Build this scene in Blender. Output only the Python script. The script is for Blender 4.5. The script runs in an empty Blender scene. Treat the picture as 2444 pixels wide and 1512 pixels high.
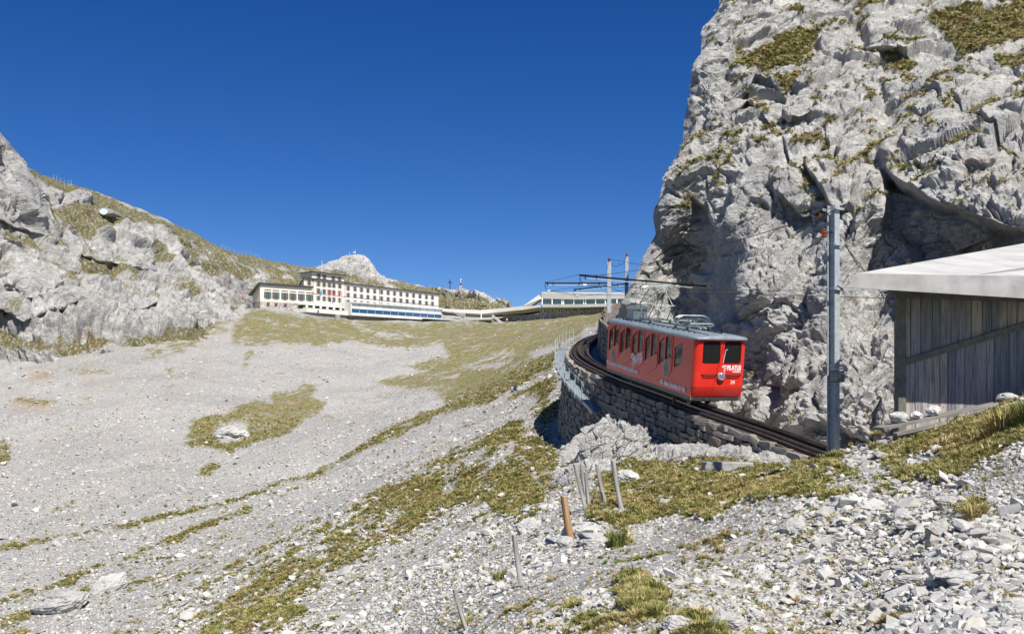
import bpy, bmesh, math, random
import numpy as np
from mathutils import Vector, Matrix, Euler
random.seed(7); np.random.seed(7)
S = bpy.context.scene
COL = S.collection
# ------------------------------------------------------------------ camera, sky, sun, exposure
# survey constants: the eye stands at the origin looking along +Y, picture chart 2443 wide, horizon at row 934
UC, HZ, FO, K = 1221.5, 934.0, 2250.0, 0.79
cam = bpy.data.cameras.new("camera"); camo = bpy.data.objects.new("camera", cam); COL.objects.link(camo)
cam.sensor_width = 36; cam.lens = 36 * FO / 2443
cam.shift_y = (HZ - 756) / 2443
cam.clip_start = 0.2; cam.clip_end = 5000
camo.location = (0, 0, 0); camo.rotation_euler = (math.radians(90), 0, 0)
S.camera = camo
SUN_DIR = Vector((0.40, -0.917, 0)).normalized()
SUN_EL = math.radians(53)
sd = Vector((SUN_DIR.x * math.cos(SUN_EL), SUN_DIR.y * math.cos(SUN_EL), math.sin(SUN_EL)))
wd = bpy.data.worlds.new("World"); S.world = wd; wd.use_nodes = True
nt = wd.node_tree
sky = nt.nodes.new("ShaderNodeTexSky"); sky.sky_type = 'NISHITA'; sky.sun_disc = False
sky.sun_elevation = SUN_EL; sky.sun_rotation = math.atan2(sd.x, sd.y)
sky.altitude = 2900; sky.air_density = 1.0; sky.dust_density = 0.05; sky.ozone_density = 3.5
hs = nt.nodes.new("ShaderNodeHueSaturation"); hs.inputs['Saturation'].default_value = 1.33; hs.inputs['Hue'].default_value = 0.514
hs.inputs['Value'].default_value = 1.0
nt.links.new(sky.outputs[0], hs.inputs['Color'])
bg = nt.nodes["Background"]; bg.inputs[1].default_value = 0.068
nt.links.new(hs.outputs[0], bg.inputs[0])
sl = bpy.data.lights.new("sun", 'SUN'); so = bpy.data.objects.new("sun", sl); COL.objects.link(so)
sl.energy = 5.0; sl.angle = math.radians(0.5); sl.color = (1.0, 0.955, 0.88)
so.rotation_euler = sd.to_track_quat('Z', 'Y').to_euler()
so.location = (40, -30, 60)
vs = S.view_settings; vs.view_transform = 'Standard'; vs.look = 'None'; vs.exposure = 0.55; vs.gamma = 1.0
try: vs.use_curve_mapping = False
except Exception: pass

# ------------------------------------------------------------------ small numeric library
def W(u, v, d):
    y = d * K
    return Vector(((u - UC) / FO * y, y, (HZ - v) / FO * y))
def hsh(ix, iy, iz, s):
    h = (ix.astype(np.int64) * 374761393 + iy.astype(np.int64) * 668265263 + iz.astype(np.int64) * 1274126177 + s * 974634601) & 0xFFFFFFFF
    h = ((h ^ (h >> 13)) * 1103515245) & 0xFFFFFFFF
    h = ((h ^ (h >> 16)) * 2246822519) & 0xFFFFFFFF
    h = h ^ (h >> 15)
    return h.astype(np.float64) / 4294967296.0
def vnoise(p, s=0):
    i = np.floor(p); f = p - i; i = i.astype(np.int64)
    f = f * f * f * (f * (f * 6 - 15) + 10)
    r = 0
    for a in (0, 1):
        wa = f[:, 0] if a else 1 - f[:, 0]
        for b in (0, 1):
            wb = f[:, 1] if b else 1 - f[:, 1]
            for c in (0, 1):
                wc = f[:, 2] if c else 1 - f[:, 2]
                r = r + wa * wb * wc * hsh(i[:, 0] + a, i[:, 1] + b, i[:, 2] + c, s)
    return r * 2 - 1
def fbm(p, octv=4, s=0, g=0.5):
    a, t, r = 1.0, 0.0, 0
    for k in range(octv):
        r = r + a * vnoise(p * 2 ** k + 17.3 * k, s + k); t += a; a *= g
    return r / t
def ridged(p, octv=4, s=0):
    a, t, r = 1.0, 0.0, 0
    for k in range(octv):
        r = r + a * (1 - 2 * np.abs(vnoise(p * 2 ** k + 9.1 * k, s + k))); t += a; a *= 0.5
    return r / t
def facets(p, s=0, k=15.0):
    """cells of tilted planes meeting in narrow bends: height, and distance to the nearest joint"""
    i = np.floor(p).astype(np.int64)
    f1 = np.full(len(p), 9e9); f2 = np.full(len(p), 9e9); h = np.zeros(len(p)); ws = np.zeros(len(p))
    for a in (-1, 0, 1):
        for b in (-1, 0, 1):
            for c in (-1, 0, 1):
                x, y, z = i[:, 0] + a, i[:, 1] + b, i[:, 2] + c
                r0 = hsh(x, y, z, s); r1 = hsh(x, y, z, s + 1); r2 = hsh(x, y, z, s + 2)
                d = p - np.stack([x + r0, y + r1, z + r2], 1); dd = (d * d).sum(1)
                g = r0 * 7.13 + r1 * 3.7; g0 = g % 1; g1 = (r1 * 9.7 + r2 * 5.1) % 1; g2 = (r2 * 8.3 + r0 * 4.3) % 1
                hv = (d[:, 0] * (g0 - .5) + d[:, 1] * (g1 - .5) + d[:, 2] * (g2 - .5)) * 1.6 + ((g0 + g1 * 3.1 + g2 * 5.3) % 1 - .5) * .7
                w = np.exp(-k * dd); h += w * hv; ws += w
                m = dd < f1
                f2 = np.where(m, f1, np.minimum(f2, dd)); f1 = np.where(m, dd, f1)
    return h / (ws + 1e-30), np.sqrt(f2) - np.sqrt(f1)
def sstep(a, b, x):
    t = np.clip((x - a) / (b - a), 0, 1); return t * t * (3 - 2 * t)
def tps(pts, vals, lam=1e-4):
    pts = np.asarray(pts, float); n = len(pts)
    def U(r2): return 0.5 * r2 * np.log(r2 + 1e-12)
    r2 = ((pts[:, None] - pts[None]) ** 2).sum(2)
    A = np.zeros((n + 3, n + 3)); A[:n, :n] = U(r2) + lam * np.eye(n)
    A[:n, n] = 1; A[:n, n + 1:] = pts; A[n, :n] = 1; A[n + 1:, :n] = pts.T
    w = np.linalg.solve(A, np.concatenate([vals, np.zeros(3)]))
    def f(q):
        out = np.empty(len(q))
        for s0 in range(0, len(q), 20000):
            qq = q[s0:s0 + 20000]
            rr = ((qq[:, None] - pts[None]) ** 2).sum(2)
            out[s0:s0 + 20000] = U(rr) @ w[:n] + w[n] + qq @ w[n + 1:]
        return out
    return f
def upsample(g, ny, nx):
    """bilinear resize of a coarse grid"""
    sy, sx = g.shape
    yy = np.linspace(0, sy - 1, ny); xx = np.linspace(0, sx - 1, nx)
    y0 = np.minimum(yy.astype(int), sy - 2); x0 = np.minimum(xx.astype(int), sx - 2)
    fy = (yy - y0)[:, None]; fx = (xx - x0)[None]
    a = g[y0][:, x0]; b = g[y0][:, x0 + 1]; c = g[y0 + 1][:, x0]; d = g[y0 + 1][:, x0 + 1]
    return (a * (1 - fx) + b * fx) * (1 - fy) + (c * (1 - fx) + d * fx) * fy
# chart of what grows where (one cell = 3 chart units), filled from outlines
CX0, CY0, CW, CH, CS = -900, -600, 1500, 900, 3.0
def poly_mask(poly):
    m = np.zeros((CH, CW), bool)
    P = np.asarray(poly, float)
    x0, x1 = int((P[:, 0].min() - CX0) / CS) - 1, int((P[:, 0].max() - CX0) / CS) + 2
    y0, y1 = int((P[:, 1].min() - CY0) / CS) - 1, int((P[:, 1].max() - CY0) / CS) + 2
    x0, y0 = max(x0, 0), max(y0, 0); x1, y1 = min(x1, CW), min(y1, CH)
    X, Y = np.meshgrid(np.arange(x0, x1) * CS + CX0, np.arange(y0, y1) * CS + CY0)
    ins = np.zeros(X.shape, bool)
    for k in range(len(P)):
        xa, ya = P[k]; xb, yb = P[k - 1]
        if ya == yb: continue
        c = ((ya > Y) != (yb > Y)) & (X < (xb - xa) * (Y - ya) / (yb - ya) + xa)
        ins ^= c
    m[y0:y1, x0:x1] = ins
    return m
def blur(a, n):
    for _ in range(3):
        for ax in (0, 1):
            c = np.cumsum(np.pad(a, [(n + 1, n) if k == ax else (0, 0) for k in (0, 1)], mode='edge'), axis=ax)
            a = (np.take(c, range(2 * n + 1, c.shape[ax]), ax) - np.take(c, range(0, c.shape[ax] - 2 * n - 1), ax)) / (2 * n + 1)
    return a
def chart(items, soft=2):
    a = np.zeros((CH, CW))
    for poly, val in items:
        a[poly_mask(poly)] = val
    return blur(a, soft)
def sample(a, u, v):
    x = np.clip((u - CX0) / CS, 0, CW - 1.01); y = np.clip((v - CY0) / CS, 0, CH - 1.01)
    i, j = x.astype(int), y.astype(int); fx, fy = x - i, y - j
    return (a[j, i] * (1 - fx) + a[j, i + 1] * fx) * (1 - fy) + (a[j + 1, i] * (1 - fx) + a[j + 1, i + 1] * fx) * fy
def ell(u, v, a, b, rot=0):
    c, s = math.cos(rot), math.sin(rot)
    return [(u + a * math.cos(t) * c - b * math.sin(t) * s, v + a * math.cos(t) * s + b * math.sin(t) * c) for t in np.linspace(0, 6.283, 14)[:-1]]
def strip(pts, w):
    up = [(x, y - w / 2) for x, y in pts]; dn = [(x, y + w / 2) for x, y in pts]
    return up + dn[::-1]
def grid_mesh(name, P, attrs, mat, flip=False, smooth=True):
    ny, nx = P.shape[:2]
    me = bpy.data.meshes.new(name)
    V = P.reshape(-1, 3).astype(np.float32)
    j, i = np.meshgrid(np.arange(ny - 1), np.arange(nx - 1), indexing='ij')
    a = (j * nx + i).ravel()
    q = np.stack([a, a + 1, a + nx + 1, a + nx], 1)
    if flip: q = q[:, ::-1]
    me.vertices.add(len(V)); me.vertices.foreach_set("co", V.ravel())
    me.loops.add(q.size); me.loops.foreach_set("vertex_index", q.ravel().astype(np.int32))
    me.polygons.add(len(q)); me.polygons.foreach_set("loop_start", np.arange(0, q.size, 4, dtype=np.int32))
    me.polygons.foreach_set("loop_total", np.full(len(q), 4, np.int32))
    me.polygons.foreach_set("use_smooth", np.full(len(q), smooth))
    me.update(calc_edges=True)
    for k, arr in attrs.items():
        at = me.attributes.new(k, 'FLOAT', 'POINT'); at.data.foreach_set("value", arr.ravel().astype(np.float32))
    me.materials.append(mat)
    o = bpy.data.objects.new(name, me); COL.objects.link(o)
    return o
def normals(P):
    du = np.gradient(P, axis=1); dv = np.gradient(P, axis=0)
    n = np.cross(du, dv); n /= np.linalg.norm(n, axis=2, keepdims=True) + 1e-9
    return n

# ------------------------------------------------------------------ node materials
class NM:
    def __init__(s, name):
        s.m = bpy.data.materials.new(name); s.m.use_nodes = True
        s.t = s.m.node_tree; s.b = s.t.nodes["Principled BSDF"]
        s.pos = None
    def n(s, typ, **kw):
        nd = s.t.nodes.new(typ)
        for k, v in kw.items(): setattr(nd, k, v)
        return nd
    def set(s, nd, key, val):
        if isinstance(val, bpy.types.NodeSocket): s.t.links.new(val, nd.inputs[key])
        else: nd.inputs[key].default_value = val
    def coord(s, kind='world'):
        if kind == 'world': return s.n("ShaderNodeNewGeometry").outputs['Position']
        return s.n("ShaderNodeTexCoord").outputs['Object' if kind == 'object' else 'Generated']
    def scaled(s, vec, sc, rot=(0, 0, 0)):
        m = s.n("ShaderNodeMapping"); s.set(m, 'Vector', vec); m.inputs['Scale'].default_value = sc; m.inputs['Rotation'].default_value = rot
        return m.outputs[0]
    def noise(s, vec, sc, det=4, rough=0.55, out='Fac', dist=0.0):
        nd = s.n("ShaderNodeTexNoise"); s.set(nd, 'Vector', vec); nd.inputs['Scale'].default_value = sc
        nd.inputs['Detail'].default_value = det; nd.inputs['Roughness'].default_value = rough; nd.inputs['Distortion'].default_value = dist
        return nd.outputs[out]
    def voro(s, vec, sc, feat='F1', out='Distance', rnd=1.0):
        nd = s.n("ShaderNodeTexVoronoi"); nd.feature = feat; s.set(nd, 'Vector', vec); nd.inputs['Scale'].default_value = sc
        nd.inputs['Randomness'].default_value = rnd
        return nd.outputs[out]
    def ramp(s, fac, stops, interp='LINEAR'):
        r = s.n("ShaderNodeValToRGB"); s.set(r, 'Fac', fac); r.color_ramp.interpolation = interp
        el = r.color_ramp.elements
        while len(el) < len(stops): el.new(0.5)
        for e, (p, c) in zip(el, stops):
            e.position = p; e.color = (c, c, c, 1) if isinstance(c, (int, float)) else (*c, 1)
        return r.outputs['Color']
    def mix(s, fac, a, b, mode='MIX'):
        m = s.n("ShaderNodeMix", data_type='RGBA', blend_type=mode)
        ins = {k.identifier: k for k in m.inputs}
        for key, val in (('Factor_Float', fac), ('A_Color', a), ('B_Color', b)):
            if isinstance(val, bpy.types.NodeSocket): s.t.links.new(val, ins[key])
            elif isinstance(val, tuple): ins[key].default_value = (*val, 1) if len(val) == 3 else val
            else: ins[key].default_value = val
        return [k for k in m.outputs if k.identifier == 'Result_Color'][0]
    def math(s, op, a, b=0.0, c=0.0):
        m = s.n("ShaderNodeMath", operation=op)
        for k, val in enumerate((a, b, c)):
            if isinstance(val, bpy.types.NodeSocket): s.t.links.new(val, m.inputs[k])
            else: m.inputs[k].default_value = val
        return m.outputs[0]
    def attr(s, name):
        return s.n("ShaderNodeAttribute", attribute_name=name).outputs['Fac']
    def bump(s, h, strength=0.5, dist=0.1, prev=None):
        b = s.n("ShaderNodeBump"); s.set(b, 'Height', h); b.inputs['Strength'].default_value = strength; b.inputs['Distance'].default_value = dist
        if prev is not None: s.t.links.new(prev, b.inputs['Normal'])
        return b.outputs[0]
    def out(s, color=None, rough=0.8, metal=0.0, normal=None, spec=0.3):
        if color is not None:
            if isinstance(color, tuple): s.b.inputs['Base Color'].default_value = (*color, 1)
            else: s.t.links.new(color, s.b.inputs['Base Color'])
        s.set(s.b, 'Roughness', rough); s.set(s.b, 'Metallic', metal); s.b.inputs['Specular IOR Level'].default_value = spec
        if normal is not None: s.t.links.new(normal, s.b.inputs['Normal'])
        return s.m
MAT = {}
def simple(name, c, rough=0.6, metal=0.0, var=0.25, scale=3.0, bump=0.0, bscale=20.0, spec=0.4, stretch=(1, 1, 1), c2=None, bdist=0.02):
    """painted, plastered, metal or wooden surface with soft mottling"""
    m = NM(name); p = m.scaled(m.coord('object'), stretch)
    n1 = m.noise(p, scale, 5, 0.6)
    lo = c2 if c2 else tuple(k * (1 - var) for k in c)
    hi = tuple(min(k * (1 + var * 0.5), 1.0) for k in c)
    col = m.ramp(n1, [(0.3, lo), (0.62, hi)])
    nrm = m.bump(m.noise(p, bscale, 4, 0.6), bump, bdist) if bump else None
    rr = m.math('ADD', m.math('MULTIPLY', n1, 0.2), rough - 0.1)
    MAT[name] = m.out(col, rr, metal, nrm, spec)
    return MAT[name]
# ------------------------------------------------------------------ terrain materials
def grass_color(m, pos, sc=1.0):
    n1 = m.noise(pos, 0.35 * sc, 4, 0.65)
    n2 = m.noise(pos, 2.3 * sc, 7, 0.78)
    n3 = m.noise(pos, 0.07 * sc, 3, 0.6)
    g = m.ramp(n2, [(0.30, (0.06, 0.066, 0.018)), (0.5, (0.155, 0.147, 0.048)), (0.70, (0.31, 0.27, 0.125))])
    br = m.ramp(n2, [(0.3, (0.11, 0.065, 0.022)), (0.7, (0.30, 0.19, 0.075))])
    f = m.math('MULTIPLY', m.ramp(n1, [(0.48, 0.0), (0.68, 1.0)]), m.ramp(n3, [(0.35, 0.35), (0.65, 1.0)]))
    return m.mix(f, g, br)
def rock_color(m, pos, sc=1.0, warm=0.0):
    n1 = m.noise(pos, 0.25 * sc, 6, 0.65)
    n2 = m.noise(m.scaled(pos, (1.0, 1.0, 2.2), (0.5, 0.3, 0)), 1.4 * sc, 8, 0.72)
    base = m.ramp(n1, [(0.28, (0.31, 0.31, 0.315)), (0.44, (0.475, 0.465, 0.443)), (0.68, (0.605, 0.588, 0.552))])
    det = m.ramp(n2, [(0.30, 0.58), (0.44, 0.98), (0.7, 1.12)])
    c = m.mix(1.0, base, det, 'MULTIPLY')
    st = m.ramp(m.noise(pos, 0.12 * sc, 5, 0.7), [(0.56, 0.0), (0.74, 0.55)])
    return m.mix(st, c, (0.36, 0.30, 0.24)), n2
# open ground: scree with turf
m = NM("ground_scree_and_turf"); pos = m.coord()
gA = m.attr("grass"); sA = m.attr("soil")
fine = m.noise(pos, 16.0, 5, 0.7); big = m.noise(pos, 0.05, 4, 0.6); med = m.noise(pos, 0.6, 5, 0.65)
vc = m.voro(pos, 11.0, 'F1', 'Color'); vd = m.voro(pos, 11.0, 'F1', 'Distance')
vc2 = m.voro(pos, 3.1, 'F1', 'Color'); vd2 = m.voro(pos, 3.1, 'F1', 'Distance')
sepv = m.n("ShaderNodeSeparateColor"); m.set(sepv, 0, vc); sep2 = m.n("ShaderNodeSeparateColor"); m.set(sep2, 0, vc2)
sc = m.ramp(m.math('ADD', m.math('MULTIPLY', fine, 0.5), m.math('MULTIPLY', sepv.outputs[0], 0.5)), [(0.2, (0.18, 0.178, 0.17)), (0.5, (0.345, 0.338, 0.323)), (0.85, (0.475, 0.465, 0.443))])
sc = m.mix(1.0, sc, m.ramp(big, [(0.3, 0.86), (0.7, 1.10)]), 'MULTIPLY')
warm = m.noise(m.scaled(pos, (.30, .085, .2), (0, 0, -.5)), 1.0, 5, .65)
sc = m.mix(m.ramp(warm, [(.46, 0.0), (.68, .7)]), sc, m.mix(1.0, sc, (1.05, .97, .87), 'MULTIPLY'))
sc = m.mix(m.ramp(warm, [(.28, .55), (.42, 0.0)]), sc, m.mix(1.0, sc, (.74, .75, .78), 'MULTIPLY'))
sc = m.mix(1.0, sc, m.ramp(sep2.outputs[1], [(0.0, 0.82), (1.0, 1.10)]), 'MULTIPLY')
dirt = m.ramp(med, [(0.35, (0.24, 0.17, 0.11)), (0.7, (0.36, 0.29, 0.21))])
sc = m.mix(sA, sc, dirt)
gA = m.math('MULTIPLY', gA, m.ramp(m.noise(pos, 1.7, 6, .7), [(.36, .12), (.47, 1.0)]))
col = m.mix(gA, sc, grass_color(m, pos))
hgt = m.math('ADD', m.math('MULTIPLY', vd, -0.5), m.math('MULTIPLY', fine, 0.5))
b1 = m.bump(hgt, 0.8, 0.05); b2 = m.bump(m.math('MULTIPLY', vd2, -1.0), 0.5, 0.12, b1)
MAT['ground'] = m.out(col, 0.92, 0, b2, 0.15)
def rock_mat(name, sc):
    m = NM(name); pos = m.coord()
    c, n2 = rock_color(m, pos, sc)
    g = m.attr("grass"); cr = m.attr("crack")
    beds = m.scaled(pos, (1.0, 1.0, 2.4), (0.5, 0.55, 0)); dips = m.scaled(pos, (2.2, 1.0, .8), (0.1, -0.35, .3))
    def lines(vec, f, w):
        n_ = m.noise(vec, f, 5, .62, dist=.5); return m.ramp(m.math('ABSOLUTE', m.math('SUBTRACT', n_, .5)), [(0.0, 1.0), (w, 0.0)])
    brk = m.ramp(m.noise(pos, .9 * sc, 3, .6), [(.42, 0.0), (.6, 1.0)])
    l1 = m.math('MULTIPLY', lines(beds, 1.1 * sc, .012), brk); l2 = m.math('MULTIPLY', lines(dips, .8 * sc, .009), m.math('SUBTRACT', 1.0, m.math('MULTIPLY', brk, .6)))
    l3 = lines(beds, 3.0 * sc, .010)
    ln = m.math('MAXIMUM', m.math('MAXIMUM', l1, l2), m.math('MULTIPLY', l3, .5))
    c = m.mix(m.math('MULTIPLY', cr, 0.38), c, (0.16, 0.145, 0.13))
    c = m.mix(m.math('MULTIPLY', ln, .65), c, (0.12, 0.11, 0.10))
    g = m.math('MULTIPLY', g, m.ramp(m.noise(dips, 2.6 * (sc if sc > .5 else .34), 6, .72), [(.38, .1), (.50, 1.0)]))
    c = m.mix(g, c, grass_color(m, pos, 1.0 if sc < .5 else 1.6))
    hh = m.noise(m.scaled(pos, (1.0, 1.0, 1.9), (0.6, 0.35, 0)), 3.6 * sc, 9, 0.75)
    hgt = m.math('SUBTRACT', hh, m.math('MULTIPLY', ln, .35))
    return m.out(c, 0.9, 0, m.bump(hgt, .75, 0.34 / sc), 0.2)
MAT['cliff'] = rock_mat("pale_limestone_cliff", 1.0)
MAT['mountain'] = rock_mat("pale_limestone_mountain", 0.22)

# ------------------------------------------------------------------ railway line (survey of the curve)
TRK = [W(*p) for p in ((2230, 1150, 34), (2120, 1116, 36.5), (1985, 1074, 40), (1840, 1022, 44.5), (1700, 976, 49.4), (1590, 936, 55.5), (1487, 900, 62), (1418, 868, 68), (1385, 843, 74), (1387, 820, 80),
                       (1414, 803, 86), (1452, 794, 92), (1520, 786, 99), (1600, 780, 106))]
def spline(pts, n):
    out = []
    P = [pts[0] * 2 - pts[1]] + list(pts) + [pts[-1] * 2 - pts[-2]]
    for k in range(1, len(P) - 2):
        a, b, c, d = P[k - 1], P[k], P[k + 1], P[k + 2]
        for j in range(n):
            t = j / n
            out.append(0.5 * ((2 * b) + (c - a) * t + (2 * a - 5 * b + 4 * c - d) * t * t + (3 * b - a - 3 * c + d) * t ** 3))
    out.append(Vector(pts[-1]))
    return out
def resample(path, step):
    out = [path[0].copy()]; acc = 0.0; last = path[0]
    need = step
    for q in path[1:]:
        seg = (q - last).length
        while seg >= need:
            last = last.lerp(q, need / seg); out.append(last.copy()); seg = (q - last).length; need = step
        need -= seg; last = q
    return out
TP = resample(spline(TRK, 24), 0.2)
TN = np.array([tuple(p) for p in TP])
def tframe(i):
    a = TP[max(i - 1, 0)]; b = TP[min(i + 1, len(TP) - 1)]
    f = (b - a).normalized()                  # uphill
    left = Vector((0, 0, 1)).cross(f).normalized()
    # seen from below the open, valley side is on the left of the uphill direction
    return f, left

# ------------------------------------------------------------------ ground heightfield
GC = [  # chart column, row, distance
 (1221,2600,2.6),(1221,1950,5.2),(2443,2150,2.8),(3100,1900,3.5),(2443,1650,5.4),(2900,1400,8),(0,2900,3),(-700,2900,3),(600,2700,3),(1850,2300,3),
 (0,1990,12),(0,1800,26),(500,1700,26),(-600,2000,20),(-600,1700,45),(-600,1420,80),(-600,1200,140),(-600,960,230),(-600,870,290),
 (800,1760,16),(1000,1720,12),
 (2300,1512,6.8),(2443,1300,9.5),(2300,1300,9.6),(1700,1512,8.5),(1500,1400,13),(1400,1512,10),(1200,1512,15),(1240,1395,20),(1360,1290,25),(1480,1212,29),(1400,1214,30),
 (1110,1503,18),(1000,1512,22),(800,1512,31),(600,1512,41),(400,1512,50),(200,1512,56),(0,1512,60),
 (1360,1052,70),(1280,1060,72),(1430,1020,63),(1560,1040,55),(1700,1075,47.5),(1860,1095,42),(1600,1180,32),(1700,1110,39),(1900,1122,25),(1900,1130,30),(1550,1270,26),(1800,1250,17.5),(2000,1200,17),(2000,1350,13),(1800,1400,13),(2200,1200,15),
 (1988,1088,25.5),(1988,1097,30),(1988,1102,35),(2000,1090,42),(2130,1066,26),(2300,1100,18),(2110,1038,30),(2250,1000,27),(2443,955,25.5),(2443,1060,16),(2800,880,25),(2200,1080,40),(2600,930,36),(2130,1085,40),(1900,1060,49),(1800,1000,56),(1650,960,62),(1500,915,70),
 (1250,1000,84),(1200,1100,64),(1100,1200,55),(1000,1300,46),(900,1400,38),(800,1300,58),(600,1400,56),(700,1250,72),(900,1150,80),(1050,1050,98),(1200,960,122),(1300,905,122),(1340,862,138),(1400,806,170),(1445,775,215),(1440,870,90),(1420,850,98),
 (1100,965,165),(900,1050,135),(750,1130,118),(560,1195,105),(300,1255,98),(0,1310,92),(0,1400,75),(200,1400,74),
 (0,1150,140),(0,1000,190),(0,900,240),(0,850,268),(300,1100,145),(300,950,205),(300,850,258),(600,1050,165),(600,950,215),(560,830,295),(900,950,220),(900,850,300),(1000,795,375),(1200,850,250),(1200,795,345),(1320,800,270),
 (600,740,450),(625,737,402),(740,752,410),(750,757,432),(850,766,432),(1050,772,430),(1250,767,410),(1460,745,385),(1600,730,385),(2000,700,400),(3000,700,400),
 (600,738,560),(1000,745,560),(1400,740,520),(0,800,335),(300,775,345),(100,832,282),(0,832,288),(220,815,285),(400,790,312),(-600,840,400),(3000,760,100),(3000,820,60)]
NR, NC = 860, 530
UG = np.linspace(-760, 3240, NC); LD = np.linspace(math.log(2.4), math.log(620), NR); DG = np.exp(LD)
fT = tps([((u) / 420.0, math.log(d) * 1.15) for u, v, d in GC], np.array([v for u, v, d in GC], float), 3e-3)
cu = np.linspace(UG[0], UG[-1], 110); cl = np.linspace(LD[0], LD[-1], 180)
cU, cL = np.meshgrid(cu, cl)
Vc = fT(np.stack([cU.ravel() / 420.0, cL.ravel() * 1.15], 1)).reshape(cU.shape)
VG = upsample(Vc, NR, NC)
GU, GD = np.meshgrid(UG, DG)
GY = GD * K; GX = (GU - UC) / FO * GY; GZ = (HZ - VG) / FO * GY
# cut for the line and its wall
near = (GY > 18) & (GY < 85) & (GX > 0) & (GX < 16)
idx = np.argwhere(near)
pp = np.stack([GX[near], GY[near]], 1)
dm = np.full(len(pp), 1e9); zi = np.zeros(len(pp)); side = np.zeros(len(pp))
for i in range(0, len(TP), 3):
    d2 = ((pp - TN[i, :2]) ** 2).sum(1); mk = d2 < dm
    f, l = tframe(i)
    dm[mk] = d2[mk]; zi[mk] = TN[i, 2]; side[mk] = (pp[mk] - TN[i, :2]) @ np.array([l.x, l.y])
dm = np.sqrt(dm)
zz = GZ[near]
onbed = dm < 1.3
capz = zi - 0.30 + np.maximum(dm - 1.2, 0) * 0.9
zz = np.where((dm < 5) & (zz > capz), capz, zz)
bank = sstep(2.6, 1.2, dm) * (side < 0)          # the cliff side is packed up to the sleepers
zz = zz * (1 - bank) + (zi - 0.34) * bank
GZ[near] = zz
# relief
P0 = np.stack([GX, GY, GZ], 2).reshape(-1, 3)
q = P0 * np.array([1, 1, 0.3])
amp = np.clip(GD.ravel() / 60, 0.12, 2.2)
keep = np.ones(len(P0)); keep[near.ravel()] = sstep(1.0, 3.0, dm)
rel = fbm(q / 7.0, 3, 11) * 0.28 * amp + fbm(q / 1.6, 3, 21) * 0.075 * np.clip(amp * 1.4, 0, 1.4) + fbm(q / 26.0, 3, 31) * 0.9 * np.clip(amp - 0.7, 0, 1.5)
# small runnels down the slope
rel += ridged(np.stack([q[:, 0] * 0.22 + q[:, 1] * 0.10, q[:, 1] * 0.02, q[:, 2] * 0], 1), 2, 41) * 0.16 * np.clip(amp, 0, 1.3)
GZ = (P0[:, 2] + rel * keep).reshape(GZ.shape)
# ---- what covers the ground
T2 = lambda pts, s=1.0: pts
GR = []
GR += [([(550,825),(555,770),(600,735),(730,755),(1000,770),(1200,765),(1470,735),(1470,790),(1385,812),(1345,850),(1310,870),(1330,900),(1335,960),(1250,945),(1180,962),(1060,985),(950,1050),(850,1085),(740,1145),(715,1138),(800,1100),(880,1050),(960,1010),(1060,962),(1040,930),(960,925),(880,912),(1000,890),(955,872),(1070,850),(1050,818),(950,835),(830,812),(760,830),(700,812),(620,822)], 0.95)]
GR += [([(560,800),(620,790),(700,800),(760,825),(690,822),(600,830)], 0.9)]
GR += [([(1395,795),(1340,822),(1290,830),(1260,850),(1285,852),(1330,835)], 0.1), (strip([(1180,960),(1250,925),(1330,880)], 14), 0.12), (strip([(1150,850),(1230,842)], 8), 0.2), (strip([(1100,878),(1200,872)], 6), 0.3),
       (strip([(840,770),(900,795),(980,800)], 9), 0.35), (strip([(1010,905),(1100,898)], 6), 0.3), ([(1395,790),(1450,765),(1420,800),(1380,825)], .15)]
GR += [([(440,1045),(460,1000),(540,985),(580,962),(650,957),(640,930),(700,937),(720,915),(770,925),(740,942),(782,962),(760,985),(722,1002),(690,1040),(600,1062),(550,1085),(510,1070),(440,1062)], 1.0), (ell(548,1030,42,26,-.2), 0.15)]
GR += [(ell(500,1118,28,14,-.5), 0.95), (ell(592,852,13,26,.4), 0.8), (ell(92,893,32,10), 0.55), (ell(212,887,66,7), 0.8), (ell(88,956,55,9,.05), 0.85), (ell(208,950,18,7), 0.5), (ell(0,1078,26,32), 0.9)]
GR += [(ell(405,905,14,40,.25), 0.42), (ell(395,970,14,10), 0.5), (ell(440,870,16,20,.4), .4)]
GR += [([(1345,915),(1235,1000),(1100,1072),(1000,1112),(900,1165),(765,1262),(650,1335),(600,1400),(520,1440),(400,1520),(560,1520),(660,1440),(765,1392),(850,1332),(905,1292),(1000,1262),(1080,1185),(1150,1200),(1250,1255),(1300,1205),(1255,1130),(1345,1065),(1345,1000)], 0.60)]
GR += [(strip([(1330,960),(1180,1060),(1000,1150),(820,1260),(680,1350)], 50), 0.66), (strip([(1240,1120),(1080,1190),(930,1260),(760,1370),(620,1460),(480,1520)], 42), 0.70), ([(1150,1110),(1260,1060),(1330,1040),(1320,1120),(1280,1220),(1200,1240),(1140,1180)], 0.74)]
GR += [(strip([(1248,1075),(1258,1120),(1300,1180),(1310,1240)], 16), 0.05), (strip([(1080,1060),(900,1190),(700,1330)], 10), 0.25), (strip([(1200,990),(1080,1075),(960,1150)], 10), .2)]
GR += [([(500,1520),(560,1470),(700,1450),(800,1470),(820,1440),(760,1512)], 0.62), (strip([(0,1312),(300,1255),(560,1195),(720,1135)], 13), 0.80), (strip([(420,1080),(300,1150),(120,1220)],9),.40), (strip([(1000,1010),(820,1110),(640,1200),(420,1290)],10),.46), (strip([(700,1180),(500,1250),(250,1350)],12),.46), (strip([(390,1300),(470,1262),(600,1215)], 18), 0.80), (strip([(740,1290),(640,1320),(480,1380)], 10), .5)]
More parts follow.
